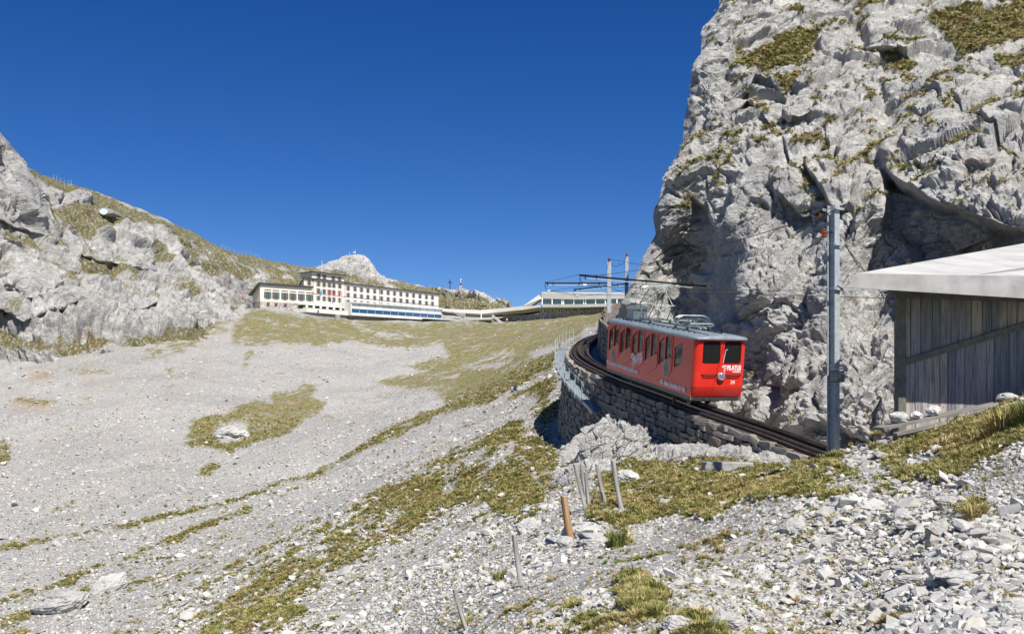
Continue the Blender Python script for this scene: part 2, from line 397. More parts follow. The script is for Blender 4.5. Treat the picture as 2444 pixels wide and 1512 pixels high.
GR += [([(0,1520),(0,1430),(100,1395),(250,1340),(250,1362),(120,1440),(60,1520)], 0.58), (strip([(480,1450),(560,1395),(640,1350)], 14), 0.55), (strip([(820,1400),(900,1360),(1000,1300)], 30), .42), (strip([(680,1420),(850,1385)], 14), .5)]
GR += [([(1395,1245),(1420,1150),(1500,1100),(1560,1090),(1640,1055),(1760,1080),(1900,1105),(2010,1082),(2010,1115),(1900,1185),(1760,1200),(1700,1250),(1600,1232),(1500,1252)], 0.92), (ell(1640,1085,70,20,-.2), 0.2), (ell(1820,1098,75,16,.1), 0.25), (ell(1700,1125,60,10), .45), (ell(1390,1140,45,60,.3), .3)]
GR += [([(2080,1085),(2250,1025),(2460,950),(2560,900),(2560,1000),(2443,1060),(2350,1100),(2250,1160),(2130,1135)], 0.80), (ell(2200,1100,60,16), .35), (ell(2320,1225,40,26), .5), (ell(1530,1430,70,60,.4), .40), (ell(1660,1490,90,40), .38), (ell(1470,1290,40,40), .42), (ell(1980,1160,90,40,-.3), .5), (ell(2120,1160,60,30), .38), (ell(1180,1375,45,14), .5), (ell(1100,1480,60,20), .45), (ell(1500,1390,40,20), .4)]
GR += [([(330,862),(350,805),(450,780),(560,755),(545,790),(420,852)], 0.62), ([(0,800),(60,825),(110,850),(60,850),(0,838)], .8), (strip([(110,850),(200,805),(330,800)], 18), .55)]
GR = [([(1345,900),(1235,960),(1050,1040),(880,1110),(700,1250),(560,1340),(380,1430),(250,1520),(900,1520),(1000,1420),(1150,1330),(1260,1300),(1345,1230),(1345,1000)], .30), ([(1260,1260),(1345,1230),(1420,1290),(1600,1290),(1760,1240),(1900,1210),(2100,1180),(2200,1200),(2000,1290),(1700,1330),(1450,1350)], .26), ([(900,1500),(1100,1400),(1300,1420),(1500,1480),(1700,1520),(900,1520)], .24), ([(850,960),(1000,905),(1060,960),(960,1010),(860,1050),(800,1040)], .22), ([(0,1420),(300,1330),(600,1260),(560,1320),(200,1450),(0,1500)], .26)] + GR
GRC = chart(GR, 1)
SOC = chart([(ell(75,965,60,12,.1), .8), (ell(95,893,35,12), .9), (ell(210,900,14,40), .4), (ell(2350,1020,110,40), .5), (ell(1500,1440,120,60), .30), (strip([(1248,1075),(1258,1120),(1300,1180),(1310,1240)], 16), .5), (strip([(540,780),(480,860),(400,960),(370,1010)], 26), .35), (strip([(1300,905),(1150,985),(1080,1030)],20), .35),(ell(1700,1300,160,30),.15)], 3)
un = GU.ravel(); vn = (HZ - GZ / GY * FO).ravel()
Pg = np.stack([GX, GY, GZ], 2)
pw = Pg.reshape(-1, 3) * np.array([1, 1, 0.2])
sc_ = np.clip(GD.ravel(), 14, 160)[:, None] / 40.0
# streaks run down the fall line on the near spur
rot = np.stack([pw[:, 0] * 0.86 + pw[:, 1] * 0.5, (-pw[:, 0] * 0.5 + pw[:, 1] * 0.86), pw[:, 2]], 1)
n_iso = fbm(pw / 0.8, 4, 51, .7); n_big = fbm(pw / 5.0, 3, 52)
n_str = fbm(pw * np.array([0.9, 0.22, 0.3]), 4, 55)
gm = sample(GRC, un, vn)
nn = 0.9 * n_iso + 0.5 * n_big + 0.85 * n_str * (np.abs(gm - .65) < .25)
nn = nn + .55 * fbm(pw / .22, 2, 58) * (GD.ravel() < 60)
grass = sstep(0.40, 0.86, gm + nn * 0.85 * (gm > 0.02)) * (gm > 0.03)
far_ = sstep(90, 220, GD.ravel()); grass = grass * (1 - far_ * .2 * sstep(.10, .36, fbm(pw / 1.3, 3, 57, .7)))
grass = np.maximum(grass, sstep(.40, .52, n_iso * .6 + n_big * .5 + gm*.3) * .8)
grass[near.ravel()] *= sstep(1.2, 1.6, dm)
soil = np.clip(sample(SOC, un, vn) * (1 + 0.8 * n_big), 0, 1)
GRASS = grass.reshape(GZ.shape)
GZ = GZ + GRASS * (0.03 + 0.05 * np.clip(GD / 50, .3, 2)) * (1 + fbm(pw / 0.6, 2, 77).reshape(GZ.shape))
Pg = np.stack([GX, GY, GZ], 2)
ground = grid_mesh("ground", Pg, {"grass": GRASS, "soil": soil}, MAT['ground'])
ground["kind"] = "structure"; ground["label"] = "grey limestone scree slope with streaks of dry turf"
VGf = HZ - GZ / GY * FO
def gz(x, y):
    u = x / y * FO + UC; l = math.log(max(y / K, 2.5))
    cx = min(max((u - UG[0]) / (UG[1] - UG[0]), 0), NC - 1.01); cy = min(max((l - LD[0]) / (LD[1] - LD[0]), 0), NR - 1.01)
    i, j = int(cx), int(cy); fx, fy = cx - i, cy - j
    return (GZ[j, i] * (1 - fx) + GZ[j, i + 1] * fx) * (1 - fy) + (GZ[j + 1, i] * (1 - fx) + GZ[j + 1, i + 1] * fx) * fy
def gnorm(x, y, e=0.4):
    return Vector((gz(x - e, y) - gz(x + e, y), gz(x, y - e) - gz(x, y + e), 2 * e)).normalized()
def hit(u, v, dmin=0):
    """where the ground shows at chart point (u, v)"""
    cx = (u - UG[0]) / (UG[1] - UG[0]); i = int(cx); f = cx - i
    colv = VGf[:, i] * (1 - f) + VGf[:, i + 1] * f
    ok = np.argwhere((colv <= v) & (DG >= dmin))
    j = int(ok[0][0]) if len(ok) else NR - 1
    d = DG[j]
    if j > 0 and colv[j - 1] > v:
        t = (colv[j - 1] - v) / (colv[j - 1] - colv[j]); d = DG[j - 1] * (1 - t) + DG[j] * t
    y = d * K; x = (u - UC) / FO * y
    return Vector((x, y, gz(x, y)))

# ------------------------------------------------------------------ cliff beside the line
CZ = lambda x, y: (1537.7 + .4132 * x, .4132 * y)
EDGE = [(-600, 1905), (-400, 1840), (-200, 1780), (0, 1712), (50, 1695), (90, 1680), (150, 1668), (200, 1660), (260, 1640), (310, 1618), (360, 1600), (400, 1580), (430, 1566), (470, 1551), (510, 1555), (560, 1546), (620, 1522), (680, 1503), (740, 1487), (800, 1478), (900, 1470), (1180, 1460)]
CD = [(1905,-600,118),(1712,0,86),(1668,150,82),(1640,260,79),(1566,430,76),(1551,480,74),(1546,560,73),(1503,680,72),(1487,745,71),(1478,830,70),(1470,960,70),(1460,1180,70),
 (1560,960,66),(1650,960,62),(1800,1000,56.5),(1900,1045,50),(2000,1075,46.5),(2130,1090,44.5),(1560,1180,66),(1800,1180,56),(2000,1180,46.5),(2200,1180,44),(2443,1180,42),(3200,1180,42),
 (1600,700,72),(1650,620,71),(1700,720,67),(1760,600,66),(1740,820,63),(1850,700,59),(1850,880,56.5),(1950,820,53),(1920,600,61),(2000,500,59.5),(1800,400,70),(1720,300,76),(1820,200,80),(2000,200,77),(1900,0,90),(2100,0,92),(2300,0,90),(2443,0,88),(2250,120,80),(2100,300,70),(2240,280,65),(2300,400,54),(2443,440,49),(2700,480,46),
 (2110,400,62),(2200,480,55),(2330,530,49),(2443,555,46.5),(2150,580,57),(2300,640,53),(2443,660,51),(2130,800,50.5),(2300,820,48.5),(2443,820,48),(3200,300,60),(3200,0,85),(3200,800,45),(2443,-600,125),(3200,-600,130),(2100,-600,122),(2000,-250,104),(2443,-250,106)]
NV, NU, NB = 800, 545, 26
VR = np.concatenate([np.linspace(-520, -20, 50)[:-1], np.linspace(-20, 1110, 735), np.linspace(1110, 1160, 17)[1:]])
NV = len(VR)
eu = np.interp(VR, [e[0] for e in EDGE], [e[1] for e in EDGE])
eu += 7 * fbm(np.stack([VR / 40, VR * 0, VR * 0], 1), 4, 5)
tt = np.linspace(0, 1, NU)
CU = eu[:, None] + (3050 - eu[:, None]) * tt[None]; CV = np.repeat(VR[:, None], NU, 1)
fC = tps([(u / 400.0, v / 400.0) for u, v, d in CD], np.array([math.log(d) for u, v, d in CD]), 2e-3)
gu = np.linspace(1400, 3060, 90); gv = np.linspace(VR[0], VR[-1], 90)
gU, gV = np.meshgrid(gu, gv)
gD = fC(np.stack([gU.ravel() / 400, gV.ravel() / 400], 1)).reshape(gU.shape)
gx = (CU - gu[0]) / (gu[1] - gu[0]); gy = (CV - gv[0]) / (gv[1] - gv[0])
ii = np.clip(gx.astype(int), 0, 88); jj = np.clip(gy.astype(int), 0, 88); fx = gx - ii; fy = gy - jj
Dc = np.exp((gD[jj, ii] * (1 - fx) + gD[jj, ii + 1] * fx) * (1 - fy) + (gD[jj + 1, ii] * (1 - fx) + gD[jj + 1, ii + 1] * fx) * fy)
def lip(u, v, line, out, inn, hu, hd, edge=5.0):
    """an overhang: bulge above a line, hollow below it; metres and chart rows"""
    L = np.asarray(line, float)
    lv = np.interp(u, L[:, 0], L[:, 1]); s = v - lv
    w = sstep(L[0, 0] - 8, L[0, 0] + 30, u) * sstep(L[-1, 0] + 8, L[-1, 0] - 30, u)
    up = -out * np.exp(-np.clip(-s, 0, None) / hu) * (s <= 0)
    dn = (inn * np.exp(-np.clip(s, 0, None) / hd)) * (s > 0)
    t = sstep(-edge, edge, s)
    return w * ((-out * np.exp(-np.clip(-s, 0, None) / hu)) * (1 - t) + inn * np.exp(-np.clip(s, 0, None) / hd) * t)
def pit(u, v, cu_, cv_, a, b, depth, rot=0.0, p=2.0):
    c, s = math.cos(rot), math.sin(rot); x = (u - cu_) * c + (v - cv_) * s; y = -(u - cu_) * s + (v - cv_) * c
    return depth * np.exp(-((x / a) ** 2 + (y / b) ** 2) ** (p / 2))
wu = CU + 10 * fbm(np.stack([CU.ravel() / 60, CV.ravel() / 60, 0 * CU.ravel()], 1), 3, 8).reshape(CU.shape)
wv = CV + 12 * fbm(np.stack([CU.ravel() / 60, CV.ravel() / 60, 5 + 0 * CU.ravel()], 1), 3, 9).reshape(CU.shape)
Dm = np.zeros_like(Dc)
wob = 16 * fbm(np.stack([CU.ravel() / 110, CV.ravel() / 110, 9 + 0 * CU.ravel()], 1), 4, 12).reshape(CU.shape)
Dm += lip(wu + wob, wv + wob * 1.3, [CZ(1360, 940), CZ(1480, 1050), CZ(1640, 1170), CZ(1800, 1210), CZ(1950, 1260), CZ(2191, 1340), (2700, 590), (3040, 600)], 3.0, 3.6, 100, 130, 16)
Dm += pit(wu, wv, *CZ(1390, 640), 26, 58, 3.0, -.25)
Dm += pit(wu, wv, 1640, 740, 85, 210, 6.0, .10, 3.0)
Dm += pit(wu, wv, 1785, 640, 60, 120, -3.4, .1)
Dm += pit(wu, wv, 1870, 900, 60, 120, -1.8, 0)
Dm += pit(wu, wv, 2080, 690, 40, 130, 2.6, .1)
Dm += pit(wu, wv, 1990, 640, 45, 90, -1.8, .2)
Dm += lip(wu, wv, [CZ(480, 640), CZ(600, 590), CZ(720, 690), CZ(880, 670), CZ(1010, 640)], 1.1, 1.5, 60, 50, 9)
Dm += lip(wu, wv, [CZ(500, 560), CZ(640, 500), CZ(820, 560), CZ(900, 600)], .8, 1.0, 60, 40, 9)
Dm += lip(wu, wv, [CZ(780, 780), CZ(860, 900), CZ(1080, 1180), CZ(1200, 1190)], .7, 1.6, 60, 60, 9)
Dm += lip(wu, wv, [CZ(800, 1170), CZ(900, 1230), CZ(1010, 1200), CZ(1170, 1130), CZ(1240, 1010)], 1.0, 1.8, 60, 70, 9)
Dm += lip(wu, wv, [CZ(1240, 260), CZ(1420, 310), CZ(1580, 330), CZ(1700, 320)], 2.2, 1.2, 70, 60, 10)
Dm += lip(wu, wv, [CZ(1420, 900), CZ(1700, 960), CZ(1980, 960), CZ(2090, 890), CZ(2190, 940)], .8, .8, 60, 50, 9)
Dm += lip(wu, wv, [CZ(1740, 600), CZ(1900, 650), CZ(1980, 740), CZ(2191, 830)], .7, .9, 60, 50, 9)
Dm += lip(wu, wv, [CZ(230, 1100), CZ(330, 1200), CZ(420, 1400)], .6, 1.6, 60, 70, 9)
Dm += pit(wu, wv, *CZ(1360, 130), 40, 40, -2.4) + pit(wu, wv, *CZ(1480, 100), 60, 45, -3.0) + pit(wu, wv, *CZ(1250, 200), 22, 30, 2.2)
Dm += pit(wu, wv, *CZ(1300, 640), 40, 50, -1.6)
er = np.clip((CU - eu[:, None]) / 60.0, 0, 1)
Dm += (1 - er) ** 2.2 * 3.0
YC = Dc * K + Dm * 0.8
CP = np.stack([(CU - UC) / FO * YC, YC, (HZ - CV) / FO * YC], 2)
# the flank that turns away behind the nose
e0 = CP[:, 0]; bk = []
for k in range(NB, 0, -1):
    s = (k / NB) ** 1.4 * 34
    bk.append(e0 + np.array([0.30 * s + 0.02 * s * s, s, 0.0])[None])
CP = np.concatenate([np.stack(bk, 1), CP], 1)
CUx = np.concatenate([np.repeat(eu[:, None], NB, 1), CU], 1); CVx = np.concatenate([CV[:, :NB], CV], 1)
Nn = -normals(CP)
tmp = np.where(Nn[..., 1:2] > 0.3, -1, 1); 
Ns = Nn.copy()
for ax in (0, 1):
    for r_ in (3, 6, 12, 18):
        Ns = (np.roll(Ns, r_, ax) + np.roll(Ns, -r_, ax) + Ns) / 3
Ns[:, :NB] = Ns[:, NB:NB + 1]
Ns /= np.linalg.norm(Ns, axis=2, keepdims=True) + 1e-9
if Ns[..., 1].mean() > 0: Ns = -Ns
cp = CP.reshape(-1, 3)
ca, sa = math.cos(0.55), math.sin(0.55)
st = np.stack([cp[:, 0] * ca + cp[:, 2] * sa, cp[:, 1], (-cp[:, 0] * sa + cp[:, 2] * ca) * 1.9], 1)   # tilted beds
st = st + 0.5 * np.stack([vnoise(st / 2.0, 61), vnoise(st / 2.0, 62), vnoise(st / 2.0, 63)], 1)
def cellsize(P):
    a = np.linalg.norm(np.gradient(P, axis=1), axis=2); b = np.linalg.norm(np.gradient(P, axis=0), axis=2)
    e = np.maximum(a, b)
    for ax in (0, 1):
        for r_ in (1, 2, 4): e = np.maximum(e, np.maximum(np.roll(e, r_, ax), np.roll(e, -r_, ax)) * .9)
    return e.ravel()
ec = cellsize(st.reshape(CP.shape))
def lod(scale, e): return np.clip(scale / (3.6 * e) - .3, 0, 1)
def kk(S_, e): return np.clip(1.9 * S_ / e, 2.0, 55.0)
h1, j1 = facets(st / 5.2, 100, kk(5.2, ec)); h2, j2 = facets(st / 1.9, 200, kk(1.9, ec)); h3, j3 = facets(st / 0.75, 300, kk(.75, ec))
disp = h1 * 1.05 * lod(5.2, ec) + h2 * 0.42 * lod(1.9, ec) + h3 * 0.20 * lod(.75, ec) + ridged(st / 2.6, 2, 71) * 0.30 * lod(1.3, ec) + ridged(st / .62, 2, 75) * .22 * lod(.42, ec) + fbm(st / 0.26, 2, 81, .7) * 0.15 * lod(.36, ec) + fbm(cp / 9.0, 3, 91) * 0.8
disp -= 0.20 * sstep(0.07, 0.0, j2) * lod(.5, ec) + 0.08 * sstep(0.10, 0, j3) * lod(.3, ec) + .35 * sstep(.06, 0, j1) * lod(.8, ec)
crack = np.clip(sstep(0.05, 0.0, j2) * .7 + sstep(0.07, 0, j3) * .45, 0, 1)
CGR = chart([([CZ(*p) for p in q], val) for q, val in [
 ([(470,360),(700,260),(900,150),(1010,180),(1000,240),(950,330),(820,400),(640,400)], .8), ([(640,465),(1090,430),(960,500),(830,545)], .8), ([(1600,100),(2400,-20),(2400,190),(1950,260),(1850,310),(1740,190)], .78), ([(1990,330),(2400,320),(2400,420),(2050,400)], .75),
 ([(1270,310),(1500,340),(1610,360),(1500,450),(1400,380)], .75), ([(790,800),(1050,740),(1000,790),(850,830)], .8), ([(870,955),(1050,890),(1150,920),(960,945)], .85), ([(1190,930),(1410,800),(1410,840),(1250,945)], .85), ([(1200,0),(1410,0),(1330,50)], .85), ([(340,690),(450,640),(400,710)], .7), ([(820,30),(940,20),(920,70),(840,60)], .85),
 ([(1570,-60),(2300,-60),(2300,40),(1650,30)], .6), ([(560,440),(620,440),(540,470)], .7), ([(2060,700),(2190,650),(2191,720)], .5), ([(780,960),(870,960),(870,1030),(800,1000)], .55), ([(1840,250),(2191,290),(2000,330)], .5), ([(500,700),(560,710),(480,740)], .6), ([(300,800),(360,780),(320,840)], .6)]], 1)
cg = sample(CGR, CUx.ravel(), CVx.ravel())
nz = fbm(cp / 1.0, 4, 101); 
disp = disp * (1 - 0.55 * sstep(.3, .7, cg))
fade = np.ones(CP.shape[:2]); 
CPd = CP + Ns * (disp.reshape(CP.shape[:2]) * fade)[..., None]
n2 = normals(CPd); n2 = n2 if n2[..., 1].mean() < 0 else -n2
upn = n2[..., 2].ravel()
grc = sstep(0.50, 0.66, cg + nz * 0.45 * (cg > .02) + 0.18 * (upn - .4) * (cg > .02)) * (cg > 0.04)
grc = np.maximum(grc, 0.85 * sstep(.60, .74, nz + .45 * (upn - .5) + 0.3 * (CVx.ravel() < 500)*(CUx.ravel()>1600)-.05))
CPd = CPd + np.array([0, -0.3, 1]) * (0.10 * grc).reshape(CP.shape[:2])[..., None]
GRCL = grc.reshape(CP.shape[:2])
cliff = grid_mesh("cliff", CPd, {"grass": GRCL, "crack": crack}, MAT['cliff'], flip=True, smooth=False)
cliff["kind"] = "structure"; cliff["label"] = "towering pale grey limestone cliff with grassy ledges beside the track"
def on_cliff(u, v):
    k = ((CUx[:, NB:] - u) ** 2 + (CVx[:, NB:] - v) ** 2); j, i = np.unravel_index(np.argmin(k), k.shape)
    return Vector(CPd[j, i + NB])

# ------------------------------------------------------------------ mountain behind the bowl and the hotel
SIL = [(-700,-150),(-400,60),(-200,200),(-60,262),(0,317),(20,350),(45,380),(60,398),(80,406),(100,420),(130,428),(160,440),(200,448),(245,466),(300,486),(350,505),(400,525),(440,545),(480,565),(520,588),(560,604),(620,616),(650,625),(700,631),(740,637),(765,633),(780,627),(800,622),(818,611),(845,607),(862,608),(880,618),(893,634),(900,650),(920,664),(950,672),(980,678),(1009,683),(1046,690),(1094,692),(1139,702),(1178,712),(1204,722),(1221,732),(1260,765),(1320,800)]
BAS = [(-700,930),(0,905),(60,915),(120,905),(170,890),(220,880),(330,870),(430,840),(540,815),(590,770),(640,745),(760,748),(1000,755),(1221,765),(1320,830)]
MD = [(-700,-150,330),(-700,500,320),(-700,900,285),(0,317,345),(0,500,312),(0,700,290),(0,845,272),(0,905,262),(100,420,380),(100,600,325),(100,840,268),(100,905,258),(245,466,425),(245,600,370),(245,700,325),(245,805,280),(245,875,268),(400,525,470),(400,650,400),(400,785,305),(400,840,292),(560,604,530),(560,700,455),(560,768,370),(560,815,345),(640,745,470),(700,631,590),(700,700,520),(800,622,640),(850,607,650),(900,650,640),(850,748,560),(1000,682,620),(1000,755,560),(1099,693,580),(1221,732,540),(1221,765,530),(1320,800,520),(1320,830,520)]
MU, MV = 860, 230
um = np.linspace(-500, 1300, MU)
sv = np.interp(um, [a for a, b in SIL], [b for a, b in SIL]); bv = np.interp(um, [a for a, b in BAS], [b for a, b in BAS])
sv = sv + 3.5 * fbm(np.stack([um / 22, um * 0, um * 0], 1), 4, 15)
tm = np.linspace(0, 1, MV)
MUg = np.repeat(um[None], MV, 0); MVg = sv[None] + (bv - sv)[None] * tm[:, None]
fM = tps([(u / 300.0, v / 300.0) for u, v, d in MD], np.array([math.log(d) for u, v, d in MD]), 2e-3)
Dmn = np.exp(fM(np.stack([MUg.ravel() / 300, MVg.ravel() / 300], 1)).reshape(MUg.shape))
wu = MUg + 5 * fbm(np.stack([MUg.ravel() / 30, MVg.ravel() / 30, 0 * MUg.ravel()], 1), 3, 18).reshape(MUg.shape)
wv = MVg + 6 * fbm(np.stack([MUg.ravel() / 30, MVg.ravel() / 30, 4 + 0 * MUg.ravel()], 1), 3, 19).reshape(MUg.shape)
MZ = lambda x, y: (.3814 * x, 288.3 + .3814 * y)
mm = np.zeros_like(Dmn)
mm += lip(wu, wv, [(-300, 480), MZ(0, 625), MZ(120, 680), MZ(250, 715), MZ(330, 740), MZ(400, 790), MZ(520, 860), MZ(700, 890), MZ(900, 940), MZ(1080, 985)], 3.0, 5.0, 26, 22, 4)
mm += lip(wu, wv, [(-200, 770), MZ(40, 1180), MZ(150, 1265), MZ(300, 1195), MZ(390, 1180), MZ(470, 1130)], 6, 3, 34, 18, 4)
mm += lip(wu, wv, [MZ(780, 1215), MZ(900, 1180), MZ(1050, 1110)], 5, 7, 22, 20, 3)
mm += pit(wu, wv, *MZ(300, 560), 12, 70, 14, -.35) + pit(wu, wv, *MZ(20, 1150), 10, 30, 8)
mm += pit(wu, wv, *MZ(150, 450), 55, 65, -12, .3) + pit(wu, wv, *MZ(220, 1000), 75, 40, -14, .2) + pit(wu, wv, *MZ(850, 790), 38, 40, -10) + pit(wu, wv, *MZ(640, 770), 26, 32, -7, .3)
mm += pit(wu, wv, *MZ(700, 800), 10, 40, 8)
mm += (1 - np.sqrt(1 - (1 - np.clip(tm / 0.10, 0, 1)) ** 2 + 1e-9))[:, None] * 10
YM = Dmn * K + mm * 0.8
MP = np.stack([(MUg - UC) / FO * YM, YM, (HZ - MVg) / FO * YM], 2)
e0 = MP[0]; bk = []
for k in range(16, 0, -1):
    s = (k / 16) ** 1.3 * 120
    bk.append(e0 + np.array([0, s, -0.35 * s])[None])
MP = np.concatenate([np.stack(bk, 0), MP], 0)
MUx = np.concatenate([np.repeat(um[None], 16, 0), MUg], 0); MVx = np.concatenate([np.repeat(sv[None], 16, 0), MVg], 0)
Nm = normals(MP)
if Nm[..., 1].mean() > 0: Nm = -Nm
for ax in (0, 1):
    for _ in range(2): Nm = (np.roll(Nm, 2, ax) + np.roll(Nm, -2, ax) + Nm) / 3
mp = MP.reshape(-1, 3)
st = np.stack([mp[:, 0] * .8 - mp[:, 2] * .6, mp[:, 1], (mp[:, 0] * .6 + mp[:, 2] * .8) * 1.8], 1)
st = st + 3.0 * np.stack([vnoise(st / 12, 64), vnoise(st / 12, 65), vnoise(st / 12, 66)], 1)
em = cellsize(st.reshape(MP.shape))
an = np.stack([(mp[:, 0] * .52 - mp[:, 2] * .85) / 5.0, mp[:, 1] / 3.0, mp[:, 0] * .85 + mp[:, 2] * .52], 1)
h1, j1 = facets(st / 26.0, 400, kk(26, em)); h2, j2 = facets(st / 9.0, 500, kk(9, em)); h3, j3 = facets(st / 3.6, 600, kk(3.6, em))
MGR = chart([([MZ(*p) for p in q], val) for q, val in [
 ([(0,180),(60,160),(210,290),(330,370),(560,430),(760,530),(930,580),(1100,650),(1300,720),(1420,780),(1650,870),(1900,890),(1900,1010),(1700,960),(1500,930),(1330,860),(1250,790),(1080,700),(860,660),(720,670),(600,700),(560,750),(420,690),(330,560),(420,520),(560,520),(540,460),(400,470),(250,380),(130,250)], .72),
 ([(330,560),(430,560),(560,600),(680,640),(600,700),(560,750),(430,690)], .85), ([(560,480),(760,540),(900,600),(1000,680),(860,660),(720,600),(580,540)], .82), ([(430,830),(560,880),(900,950),(1080,1000),(1300,1090),(1250,1110),(1000,1000),(720,960),(700,1040),(600,1040),(480,960)], .66),
 ([(0,720),(200,720),(330,770),(430,900),(480,1100),(400,1000),(300,900),(150,800),(0,780)], .42), ([(1080,1060),(1300,1090),(1480,1150),(1500,1200),(1340,1110),(1150,1110)], .55), ([(1100,720),(1650,880),(1750,1000),(1500,1000),(1250,940),(1000,720)], .56),
 ([(0,1300),(300,1400),(500,1390),(900,1340),(1300,1280),(1450,1250),(1400,1400),(900,1500),(300,1500),(0,1440)], .62), ([(940,760),(1100,880),(1050,900),(920,800)], .7), ([(1700,880),(2400,1000),(2400,1100),(1800,1100)], .55)]]
 + [([(560,612),(700,650),(740,662),(720,700),(640,690),(600,660)], .62), ([(900,668),(1046,690),(1221,732),(1221,765),(1046,765),(940,690)], .74), ([(1046,688),(1094,691),(1110,712),(1060,700)], .2)], 1)
mg = sample(MGR, MUx.ravel(), MVx.ravel())
sm = 1 - 0.6 * sstep(.3, .7, mg)
# smooth slabs among the broken beds
slab = np.clip(sum(pit(MUx, MVx, *c, 1.0) for c in ((60, 460, 50, 60), (80, 670, 75, 42), (325, 590, 36, 36), (245, 582, 24, 28))), 0, 1).ravel()
rough_ = 1 - 0.75 * slab
hd = np.clip((MUx.ravel() - 600) / 200, 0, 1); far = 1 - .6 * hd
disp = (h1 * 4.2 * far * lod(26, em) + h2 * 2.6 * rough_ * lod(9, em) + h3 * 1.25 * rough_ * lod(3.6, em) + ridged(st / 12.0, 2, 72) * 1.6 * rough_ * lod(6, em) + ridged(st / 3.0, 2, 76) * .7 * rough_ * lod(2, em) + ridged(an / 2.0, 3, 77) * 1.5 * (rough_ * .8 + .2) + fbm(st / 2.0, 3, 82) * .45 * rough_ * lod(2, em)) * sm
disp -= (1.3 * sstep(0.10, 0.0, j2) * lod(3, em) + 0.55 * sstep(0.12, 0, j3) * lod(1.5, em)) * rough_ * sm
crack = np.clip(sstep(0.06, 0.0, j2) * .8 + sstep(0.10, 0, j3) * .6, 0, 1) * rough_
fd = np.concatenate([np.full(16, .6), 0.45 + .55 * sstep(0, .12, tm)])[:, None]
MPd = MP + Nm * (disp.reshape(MP.shape[:2]) * fd)[..., None]
nz = fbm(mp / 4.5, 4, 103); nzs = .5 * fbm(st / 7.0, 3, 104) + .9 * fbm(an / 2.2, 3, 105)
n2 = normals(MPd); n2 = n2 if n2[..., 1].mean() < 0 else -n2
upn = n2[..., 2].ravel()
grm = sstep(0.34, 0.58, mg + (nz * .45 + nzs * .40) * (mg > .02) + 0.35 * (upn - .35) * (mg > .02)) * (mg > .04)
grm = np.maximum(grm, 0.75 * sstep(.26, .46, nzs * .8 + nz * .5 + .5 * (upn - .50)) * (1 - slab) * (MUx.ravel() < 760))
mountain = grid_mesh("mountain", MPd, {"grass": grm.reshape(MP.shape[:2]), "crack": crack}, MAT['mountain'], flip=True, smooth=False)
mountain["kind"] = "structure"; mountain["label"] = "pale limestone mountain flank and ridge behind the hotel"
def on_mountain(u, v):
    k = (MUx[16:] - u) ** 2 + (MVx[16:] - v) ** 2; j, i = np.unravel_index(np.argmin(k), k.shape)
    return Vector(MPd[j + 16, i])
